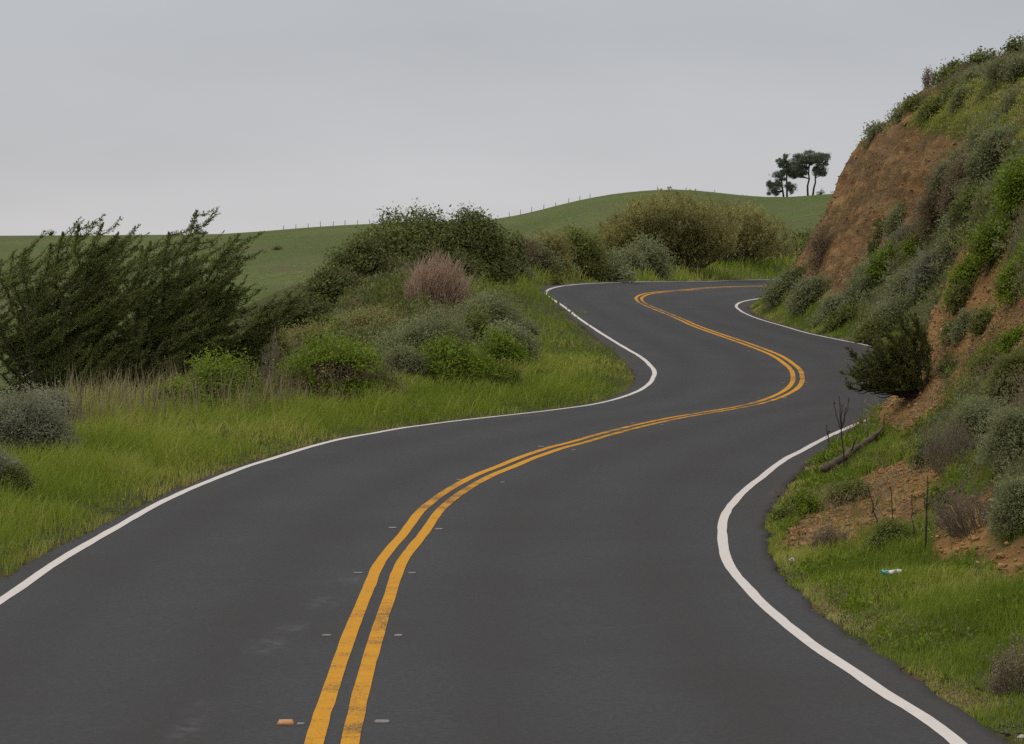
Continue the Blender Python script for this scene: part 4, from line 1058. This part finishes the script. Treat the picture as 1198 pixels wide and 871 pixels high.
for u, v, w, lb in CL:
    p = hit(u, v); r = np.random.default_rng(int(u)); a = w / pix(p[1]) / 2
    V, F = rock_geo(r, a * 1.1, a, a * r.uniform(.55, .8))
    o = mesh_np('clay_clod', rot_z(V, r.uniform(0, 6)), F, M['clay'], loc=p + np.array([0, 0, a * .35]))
    tag(o, lb, 'clod', 'clay clods at the right roadside')
p = hit(1049, 247)
for u, v, w, lb in ((1049, 245, 3.4, 'single white stone on the bare clay face'), (1194, 869, 11, 'pinkish pale stone in the bottom right corner')):
    p = hit(u, v); r = np.random.default_rng(int(v)); a = w / pix(p[1]) / 2
    V, F = rock_geo(r, a * 1.2, a, a * .7)
    tag(mesh_np('pale_stone', V, F, M['stone'], loc=p + np.array([0, 0, a * .3])), lb, 'stone')
a, b = hit(957, 568), hit(1046, 508)
a = a + np.array([0, 0, .14]); b = b + np.array([0, 0, .2])
r = np.random.default_rng(5)
root = plant_root('fallen_log', a, 'weathered dark log lying along the right shoulder', 'log')
q = curve(a * 0, b - a, (0, 0, .0), 14, r, .012)
q[:, 2] = ground(q[:, 0] + a[0], q[:, 1] + a[1]) - a[2] + .13
q[:, 2] = (q[:, 2] + np.linspace(q[0, 2], q[-1, 2], 14)) / 2 + .02
_rr = np.linspace(.052, .038, 14) * r.uniform(.88, 1.12, 14); _rr[0] = _rr[-1] = .004; q[0] = q[1] * .97 + q[0] * .03; q[-1] = q[-2] * .97 + q[-1] * .03
V, F = tubes([q], [_rr], 9)
mesh_np('trunk', V, F, M['log'], root, smooth=True)
for k in (5, 9, 11):
    V, F = tubes([curve(q[k], q[k] + np.array([r.normal(0, .1), r.normal(0, .1), .22]), (0, 0, 0), 4, r, .01)], [np.linspace(.018, .006, 4)], 5)
    mesh_np('branch_stub', V, F, M['log'], root)
# litter
p = hit(1042, 689); s = pix(p[1]); root = plant_root('crumpled_wrapper', p + np.array([0, 0, .13]), 'crumpled white and teal wrapper lying in the roadside grass', 'litter')
r = np.random.default_rng(9)
def crumple(x0, x1, rad, n, seed):
    P = np.stack([np.linspace(x0, x1, n), np.zeros(n), np.zeros(n)], -1)
    V, F = tubes([P], [np.full(n, rad)], 10)
    V = V + .018 * np.stack([fbm(V[:, 0] * 30, V[:, 1] * 40, V[:, 2] * 40, 2, seed + k) for k in range(3)], -1)
    V[:, 2] *= .7
    return V, F
V, F = crumple(-.035, .085, .026, 12, 1); mesh_np('white_wrap', V, F, M['litter'], root)
V, F = crumple(-.075, -.03, .024, 6, 4); mesh_np('teal_end', V, F, M['teal_cap'], root)
root.rotation_euler = (0, -.06, .15)
def flower(u, v, hpx, headpx, label, mat, name='wildflower', flat=.5):
    p = hit(u, v); s = pix(p[1]); r = np.random.default_rng(int(u + v))
    root = plant_root(name, p, label, 'flower')
    h = hpx / s
    P = curve(np.array([0, 0, -.05]), np.array([r.normal(0, .01), 0, h]), (.01, 0, 0), 5)
    V, F = tubes([P], [np.full(5, max(.004, .35 / s))], 4); mesh_np('stem', V, F, M['drystalk' if mat == 'petal_white' else 'mid'], root, dict(tint=np.full(len(V), .7)))
    n = 70; d = rand_dirs(r, n, -.2)
    V, F = leaf_quads(r, np.tile(P[-1], (n, 1)), norm(d * np.array([1, 1, flat + .3])), headpx / s / 2 * r.uniform(.7, 1.1, n), .55)
    mesh_np('blossom', V, F, M[mat], root)
flower(928, 672, 15, 7, 'white puffball flower on a tan stem beside the shoulder', 'petal_white', 'dandelion', 1)
flower(1176, 446, 10, 6, 'pale yellow blossom on the dark leaved bush', 'petal_yellow')
flower(1196, 448, 10, 5, 'pale yellow blossom cut by the right picture edge', 'petal_yellow')
flower(143, 592, 7, 4, 'single yellow flower in the left verge grass', 'petal_yellow')
flower(1145, 726, 20, 4, 'tiny yellow flower in the near right grass', 'petal_yellow')
flower(1150, 782, 6, 4, 'tiny white flower near the lower right corner', 'petal_white')
for i, (u, v) in enumerate([(1151, 276), (1153, 284), (1186, 276), (1192, 268), (1182, 360), (1195, 368), (1178, 372), (1138, 330), (1140, 250), (1106, 320), (1166, 308), (1128, 300)]):
    flower(u, v + 6, 12, 6, 'small pink blossom among the bright green bushes on the right cutting', 'petal_pink')
for o in [o for o in COL.objects if o.get('label', '').startswith('small pink blossom')]: o['group'] = 'pink blossoms on the right cutting'
# white stake
p = hit(389, 464); s = pix(p[1]); root = plant_root('marker_stake', p, 'short white leaning stake in front of the biggest bright green bush', 'stake')
P = np.array([[0, 0, -.1], [.04, 0, .14], [.09, 0, .30]])
V, F = tubes([P], [np.array([.026, .026, .024])], 6); mesh_np('white_post', V, F, M['stone'], root)
V, F = tubes([np.array([[.09, 0, .30], [.105, 0, .345]])], [np.array([.028, .024])], 6); mesh_np('tip', V, F, M['log'], root)

# ------------------------------------------------------------------ road studs
def stud_geo(w, d, h):
    V, F = box_geo(w, d, h, .72); V[:4, 2] = 0
    return V, F
def road_point(u, v):
    r_ = ray(u, v); D = np.linspace(12, 135, 6000)
    P = D[:, None] * r_; P[:, 2] += CAM_H
    n = nearest(P[:, 0], P[:, 1]); zz = n['z'] - n['b'] * n['e']
    k = np.argmin(np.abs(P[:, 2] - zz)); return np.array([P[k, 0], P[k, 1], zz[k]]), n['s'][k]
STUDS = [(447, 845, 'R', 18), (382, 744, 'L', 20), (466, 744, 'R', 24), (419, 671, 'L', 18), (482, 671, 'R', 12), (459, 618, 'L', 12), (513, 619.5, 'R', 14), (537, 562, 'L', 11), (588, 565, 'R', 13),
         (633, 523, 'L', 9), (671, 527, 'R', 9), (740, 495.5, 'L', 9), (774, 497.5, 'R', 10), (888, 466.5, 'L', 6), (918, 466, 'R', 8), (916.5, 448.5, 'L', 6), (944, 448, 'R', 6), (912, 430, 'L', 6), (937.5, 429, 'R', 6),
         (877, 411, 'L', 6), (903, 410.5, 'R', 6), (828, 393, 'L', 6), (853.5, 392.5, 'R', 6), (774.5, 363, 'R', 6), (741, 349, 'L', 4), (859, 335, 'L', 4), (782, 340.3, 'L', 4)]
me_w = None
for u, v, side, wpx in STUDS:
    p, s_ = road_point(u, v)
    if me_w is None:
        V, F = stud_geo(.10, .09, .007); so_ = mesh_np('road_stud', V, F, M['studw']); me_w = so_.data
    else:
        so_ = bpy.data.objects.new('road_stud', me_w); COL.objects.link(so_)
    so_.location = p + np.array([0, 0, .002]); so_.scale = (rng.uniform(.65, 1.1), rng.uniform(.5, 1.0), 1)
    i = min(int(s_ / .35), len(RT) - 1); so_.rotation_euler = (0, 0, -math.atan2(RT[i, 0], RT[i, 1]) + rng.normal(0, .12))
    zone = 'near stretch up to the first bend' if v > 480 else ('bend under the orange cutting' if v > 405 else 'far stretch before the last bend')
    sd = 'left' if side == 'L' else 'right'
    tag(so_, f'pale worn square stud {sd} of the yellow lines, {zone}', 'road stud', f'{sd} studs of the {zone}')
p, s_ = road_point(334, 848)
root = plant_root('road_stud', p + np.array([0, 0, .002]), 'bright orange raised road stud at the bottom left of the yellow lines', 'road stud')
V, F = stud_geo(.105, .09, .022); mesh_np('housing', V, F, M['studo'], root)
V, F = stud_geo(.05, .05, .006); mesh_np('white_pad', V + np.array([.09, 0, 0]), F, M['studw'], root)

# ------------------------------------------------------------------ grass, stalks and hillside cover (uncountable)
def blades(name, P, H, Wd, tint, mat, bend=.6, lean=(.15, 0)):
    n = len(P); r = np.random.default_rng(len(P))
    a = r.uniform(0, 2 * np.pi, n); sd = np.stack([np.cos(a), np.sin(a), 0 * a], -1)
    b = r.uniform(0, 2 * np.pi, n); bd = np.stack([np.cos(b) + lean[0] * 2, np.sin(b) + lean[1] * 2, 0 * b], -1) * (H * bend * r.uniform(.3, 1.3, n))[:, None]
    H_ = H[:, None]; W_ = Wd[:, None] * .5; up = np.array([0, 0, 1.0])
    p0 = P - up * .03
    m = P + up * H_ * .55 + bd * .3; tp = P + up * H_ + bd
    V = np.stack([p0 - sd * W_, p0 + sd * W_, m - sd * W_ * .75, m + sd * W_ * .75, tp], 1).reshape(-1, 3)
    o = np.arange(n)[:, None] * 5
    Q = o + np.array([[0, 1, 3, 2]]); T3 = o + np.array([[2, 3, 4]])
    ob = mesh_np(name, V, [Q, T3], M[mat], attrs=dict(tint=np.repeat(tint, 5)))
    return ob
def samples(n, x0, x1, y0, y1, pw=1.25, D0=22.):
    """random ground points, thinned with distance as the eye sees them"""
    out = []
    while sum(len(o) for o in out) < n:
        x = rng.uniform(x0, x1, n * 2); y = rng.uniform(y0, y1, n * 2)
        k = (rng.random(len(x)) < np.minimum(1, (D0 / np.maximum(y, 8)) ** pw)) & (np.abs(x) < .2 * y + 1.5) & (y > 11)
        out.append(np.stack([x[k], y[k]], -1))
    return np.concatenate(out)[:n]
def area_pts(dens, x0, x1, y0, y1, test, pw=1.25, D0=22., nmax=900000):
    n = int(dens * (x1 - x0) * (y1 - y0))
    n = min(n, nmax)
    x = rng.uniform(x0, x1, n); y = rng.uniform(y0, y1, n)
    k = (rng.random(n) < np.minimum(1, (D0 / np.maximum(y, 8)) ** pw)) & (np.abs(x) < .2 * y + 1.2)
    x, y = x[k], y[k]
    z, i = ground(x, y, True)
    keep = test(x, y, z, i)
    return np.stack([x, y, z], -1)[keep], {q: w[keep] for q, w in i.items()}
def t_left(x, y, z, i):
    lim = np.interp(i['yr'], [10, 22, 30, 43, 52, 60, 72, 85, 97, 104, 120, 150], [3.5, 3.6, 4.2, 6.0, 4.6, 3.8, 2.8, 4.5, 6.5, 4.5, 6, 9])
    n = fbm(x * .7, y * .7, oct=3, seed=91)
    edge = .01 + .10 * (fbm(x * 2.2, y * 2.2, oct=3, seed=92) + .2) 
    inside = (i['t'] < lim * (1 + .3 * n)) | (rng.random(len(x)) < .10)
    return (i['side'] < 0) & (i['t'] > edge) & (i['t'] < 12) & inside & (rng.random(len(x)) < .55 + .45 * sstep(.1, .6, i['t']))
P, I = area_pts(1500, -15, 10, 12, 62, t_left)
P2, I2 = area_pts(1500, -6, 34, 62, 172, t_left)
P = np.concatenate([P, P2]); I = {k: np.concatenate([I[k], I2[k]]) for k in I}
Dd = P[:, 1]
hn = fbm(P[:, 0] * .9, P[:, 1] * .9, oct=3, seed=95); hp = fbm(P[:, 0] * .35, P[:, 1] * .35, oct=3, seed=96)
H = (.10 + .24 * sstep(.05, 1.1, I['t'])) * np.clip(1 + 1.3 * hn, .3, 2.2) * rng.uniform(.55, 1.25, len(P)) * np.interp(Dd, [15, 50, 62, 80, 92, 100, 130], [.9, .9, .62, .62, .8, 1.1, 1.4])
Wd = np.maximum(.006, .95 / (FPX / Dd)) * rng.uniform(.7, 1.3, len(P))
tint = .39 + hp * .5 + hn * .2 + rng.normal(0, .10, len(P)) + .06 + .2 * sstep(1.8, 5, I['t']) * (Dd < 70) + np.where(rng.random(len(P)) < .06, .35, 0) + .2 * (1 - sstep(.05, .3, I['t']))
tag(blades('left_verge_grass', P, H, Wd, np.clip(tint, 0, 1), 'grass'), 'green roadside grass along the left of the road', 'grass', kind='stuff')
print('left grass', len(P))
def t_right(x, y, z, i):
    lim = np.interp(i['yr'], [10, 20, 24, 30, 38, 45, 50, 56, 62, 75, 88, 95], [2.8, 2.4, 2.0, 1.5, 1.2, .3, .2, .35, 1.1, 1.5, 1.2, .9])
    n = fbm(x * 1.1, y * 1.1, oct=3, seed=101)
    edge = .0 + .10 * (fbm(x * 2.2, y * 2.2, oct=3, seed=92) + .2)
    d = dirt_mask(x, y, z)
    return (i['side'] > 0) & (i['t'] > edge) & (i['t'] < lim * (1 + .35 * n)) & ((d < .5) | (rng.random(len(x)) < .03)) & (y < 108)
P, I = area_pts(2600, 1, 13, 12, 50, t_right, D0=24)
P2, I2 = area_pts(1700, 5, 18, 50, 110, t_right)
P = np.concatenate([P, P2]); I = {k: np.concatenate([I[k], I2[k]]) for k in I}
Dd = P[:, 1]
hn = fbm(P[:, 0] * 1.4, P[:, 1] * 1.4, oct=3, seed=105); hp = fbm(P[:, 0] * .8, P[:, 1] * .8, oct=3, seed=106)
H = (.04 + .085 * sstep(.05, .9, I['t'])) * np.clip(1 + 1.5 * hn, .25, 2.4) * rng.uniform(.5, 1.3, len(P))
Wd = np.maximum(.0055, .95 / (FPX / Dd)) * rng.uniform(.7, 1.4, len(P))
tint = .38 + hp * .75 + rng.normal(0, .12, len(P)) + np.where(rng.random(len(P)) < .10, .4, 0) + .30 * (1 - sstep(.08, .5, I['t'])) - .08 * (Dd > 50)
tag(blades('right_verge_grass', P, H, Wd, np.clip(tint, 0, 1), 'grass', .55), 'mixed green and dry roadside grass along the right of the road', 'grass', kind='stuff')
print('right grass', len(P))
# tall dry stalks in front of the left bushes
def in_poly_px(poly, d0, d1):
    def f(x, y, z, i):
        u, v = project(np.stack([x, y, z], -1)); return inpoly(u, v, poly) & (y > d0) & (y < d1)
    return f
P, I = area_pts(60, -12, 2, 30, 66, in_poly_px([(30, 500), (120, 478), (330, 470), (470, 458), (480, 478), (400, 488), (200, 500), (80, 515)], 30, 66), pw=.3)
H = rng.uniform(.35, 1.0, len(P)) * np.interp(P[:, 0], [-10, -3, 1], [1.05, .9, .5])
tag(blades('dry_grass_stalks', P, H, np.full(len(P), .017) * rng.uniform(.6, 1.3, len(P)), rng.uniform(0, 1, len(P)), 'drystalk', .2), 'tall dry tan stalks in front of the left bushes', 'dry grass', kind='stuff')
print('stalks', len(P))
# hillside cover sampled by true surface area
def slope_pts(n, test):
    dx = np.diff(GX, axis=1)[:-1]; dy = np.diff(GY, axis=0)[:, :-1]
    zx = np.diff(GZ, axis=1)[:-1] / dx; zy = np.diff(GZ, axis=0)[:, :-1] / dy
    A = dx * dy * np.sqrt(1 + zx ** 2 + zy ** 2)
    cx = GX[:-1, :-1] + dx / 2; cy = GY[:-1, :-1] + dy / 2; cz = (GZ[:-1, :-1] + GZ[1:, 1:]) / 2
    ok = (GI['side'][:-1, :-1] > 0) & (cy > 12) & (cy < 112) & (cx < .2 * cy + .8) & (GI['t'][:-1, :-1] > .05)
    wt = A * ok * np.minimum(1, (30 / np.maximum(cy, 10)) ** 1.1) * test(cx, cy, cz, {k: v[:-1, :-1] for k, v in GI.items()})
    wt = wt.ravel(); wt = wt / wt.sum()
    k = rng.choice(wt.size, n, p=wt)
    x = cx.ravel()[k] + rng.uniform(-.5, .5, n) * dx.ravel()[k]; y = cy.ravel()[k] + rng.uniform(-.5, .5, n) * dy.ravel()[k]
    z = ground(x, y)
    nn = norm(np.stack([-zx.ravel()[k], -zy.ravel()[k], np.ones(n)], -1))
    return np.stack([x, y, z], -1), nn
def tufts(name, P, N_, Lpx, mat, label, cat, leaves=9, thick=.16, wr=.36, spread=.6, tn=0.):
    r = np.random.default_rng(len(P)); n = len(P)
    L = np.maximum(.03, Lpx / (FPX / P[:, 1]))
    cl = fbm(P[:, 0] * 1.2, P[:, 1] * 1.2, P[:, 2] * 1.2, 3, 111)
    ax = norm(N_ * .7 + np.array([0, 0, .8]) + r.normal(0, .25, P.shape))
    off = r.uniform(.2, 1, n) * thick * np.clip(.45 + cl * 2.6, .05, 2.6)
    C = P + N_ * off[:, None]
    B = np.repeat(C, leaves, 0) + r.normal(0, 1, (n * leaves, 3)) * np.repeat(L * .6, leaves)[:, None]
    d = norm(np.repeat(ax, leaves, 0) + r.normal(0, spread, B.shape))
    V, F = leaf_quads(r, B, d, np.repeat(L, leaves) * r.uniform(.6, 1.3, n * leaves), wr)
    T = np.repeat(np.repeat(.45 + tn + cl * .4 + r.normal(0, .14, n), leaves), 4)
    tag(mesh_np(name, V, F, M[mat], attrs=dict(tint=T)), label, cat, kind='stuff')
zone = lambda seed, lo, hi, sc=.45: (lambda x, y, z, i: ((lambda q: (q > lo) & (q < hi))(fbm(x * sc, y * sc, z * sc, 3, seed)) & (dirt_mask(x, y, z) < .5) & (dry_mask(x, y, z) < .5) & (i['t'] > np.interp(i['yr'], [20, 24, 46, 60, 75, 95], [1.6, 1.3, .3, .5, .9, .7]))).astype(float))
P, N_ = slope_pts(7500, zone(121, -.05, 2)); tufts('sage_ground_cover', P, N_, 4.2, 'sage', 'low grey green sage scrub covering the right slope', 'ground cover', thick=.32)
P, N_ = slope_pts(5000, zone(122, .08, 2)); tufts('green_ground_cover', P, N_, 4.2, 'mid', 'low dark green scrub covering the right slope', 'ground cover', thick=.32)
P, N_ = slope_pts(8000, zone(123, .02, 2)); tufts('dry_ground_cover', P, N_, 4.5, 'brown', 'dry brown twiggy scrub between the sage of the right slope', 'ground cover', leaves=9, wr=.16, thick=.4)
P, N_ = slope_pts(4500, lambda x, y, z, i: dry_mask(x, y, z)); tufts('hill_grass', P, N_, 4.0, 'grass', 'short yellow green grass on top of the cut hill', 'grass', leaves=6, thick=.06, wr=.2, tn=.22)
P, N_ = slope_pts(1500, lambda x, y, z, i: dirt_mask(x, y, z) * (fbm(x, y, z, 2, 131) > .15)); tufts('clay_face_weeds', P, N_, 3.2, 'olive', 'scattered small weeds on the bare clay', 'weeds', leaves=7, thick=.05)

# broad leaved weeds among the right grass, low scrub between the left bushes
def pts_with_normals(P): 
    return P, np.tile(np.array([[0, 0, 1.0]]), (len(P), 1))
P, I = area_pts(170, 1, 13, 12, 48, lambda x, y, z, i: (i['side'] > 0) & (i['t'] > .15) & (i['t'] < 3.2) & (fbm(x * 1.3, y * 1.3, oct=3, seed=141) > .02) & (dirt_mask(x, y, z) < .5), D0=28)
tufts('broadleaf_weeds', *pts_with_normals(P), 6.5, 'bright', 'broad leaved green weeds in the right roadside grass', 'weeds', leaves=9, thick=.12, wr=.42, spread=.9, tn=-.05)
P, I = area_pts(70, 1, 13, 12, 48, lambda x, y, z, i: (i['side'] > 0) & (i['t'] > .05) & (i['t'] < 3.0) & (fbm(x * 1.1, y * 1.1, oct=3, seed=142) > .12), D0=28)
tufts('dry_weeds', *pts_with_normals(P), 9, 'drystalk', 'dry tan weeds in the right roadside grass', 'weeds', leaves=8, thick=.12, wr=.09, spread=.7)
P, I = area_pts(12, -14, 8, 14, 100, lambda x, y, z, i: (i['side'] < 0) & (i['t'] > .15) & (i['t'] < 5) & (fbm(x * .9, y * .9, oct=3, seed=143) > .0), D0=28)
tufts('verge_weeds', *pts_with_normals(P), 7, 'mid', 'leafy green weeds in the left verge grass', 'weeds', leaves=9, thick=.2, wr=.36, spread=.9)
def t_scrub(sd, lo):
    def f(x, y, z, i):
        lim = np.interp(i['yr'], [48, 60, 72, 85, 92, 97, 104], [4.8, 3.6, 2.9, 3.6, 5, 5.5, 5])
        return (i['side'] < 0) & (i['t'] > lim) & (i['t'] < np.interp(i['yr'], [50, 60, 72, 85, 99], [8, 7.5, 7, 6.5, 6])) & (y > 50) & (y < 99) & (fbm(x * .6, y * .6, oct=3, seed=sd) > lo)
    return f
P, I = area_pts(60, -14, 6, 50, 99, t_scrub(151, -.1), D0=70); tufts('left_bank_scrub', *pts_with_normals(P), 4.4, 'dark', 'low dark green scrub between the bushes of the left bank', 'ground cover', leaves=11, thick=.3, wr=.42)
P, I = area_pts(30, -14, 6, 50, 99, t_scrub(154, .05), D0=70); tufts('left_bank_weeds', *pts_with_normals(P), 4.4, 'mid', 'low olive green weeds between the bushes of the left bank', 'weeds', leaves=11, thick=.26)
P, I = area_pts(36, -14, 6, 50, 99, t_scrub(152, .0), D0=70); tufts('left_bank_sage', *pts_with_normals(P), 4.4, 'sage', 'low sage scrub between the bushes of the left bank', 'ground cover', leaves=11, thick=.28)
P, I = area_pts(30, -14, 6, 50, 99, t_scrub(153, .05), D0=70); tufts('left_bank_dry_scrub', *pts_with_normals(P), 4.6, 'brown', 'brown twiggy scrub between the bushes of the left bank', 'ground cover', leaves=9, thick=.35, wr=.18)
# gravel and duff along the pavement edges
P, I = area_pts(260, -8, 14, 12, 70, lambda x, y, z, i: (i['t'] > -.06) & (i['t'] < .22 + .1 * fbm(x, y, seed=7)), D0=22)
r = np.random.default_rng(8); base = [rock_geo(r, 1, r.uniform(.6, 1), r.uniform(.4, .7), 1) for _ in range(6)]
Vs, Fs, o = [], [], 0
for i, p in enumerate(P):
    V, F = base[i % 6]; sz = min(r.exponential(.006) + .003, .028)
    V = V * sz + p + np.array([0, 0, sz * .3 + .03 * (I['t'][i] < 0)]); Vs.append(V); Fs.append(F + o); o += len(V)
tag(mesh_np('edge_gravel', np.concatenate(Vs), np.concatenate(Fs), M['gravel']), 'fine brown gravel along the pavement edges', 'gravel', kind='stuff')
# rubble
P, N_ = slope_pts(15000, lambda x, y, z, i: dirt_mask(x, y, z) * np.where(y < 40, 1.6, np.where(y < 62, .6, .35)))
r = np.random.default_rng(3)
base = [rock_geo(r, 1, r.uniform(.55, 1), r.uniform(.4, .7), 1) for _ in range(8)]
Vs, Fs, o = [], [], 0
for i, p in enumerate(P):
    V, F = base[i % 8]
    sz = (r.exponential(.015) + .006) * (1 if p[1] < 40 else 1.7)
    V = rot_z(V * min(sz, .085), r.uniform(0, 6)) + p + N_[i] * min(sz, .085) * .1
    Vs.append(V); Fs.append(F + o); o += len(V)
tag(mesh_np('clay_rubble', np.concatenate(Vs), np.concatenate(Fs), M['clay']), 'loose orange clay rubble fallen from the cutting', 'rubble', kind='stuff')
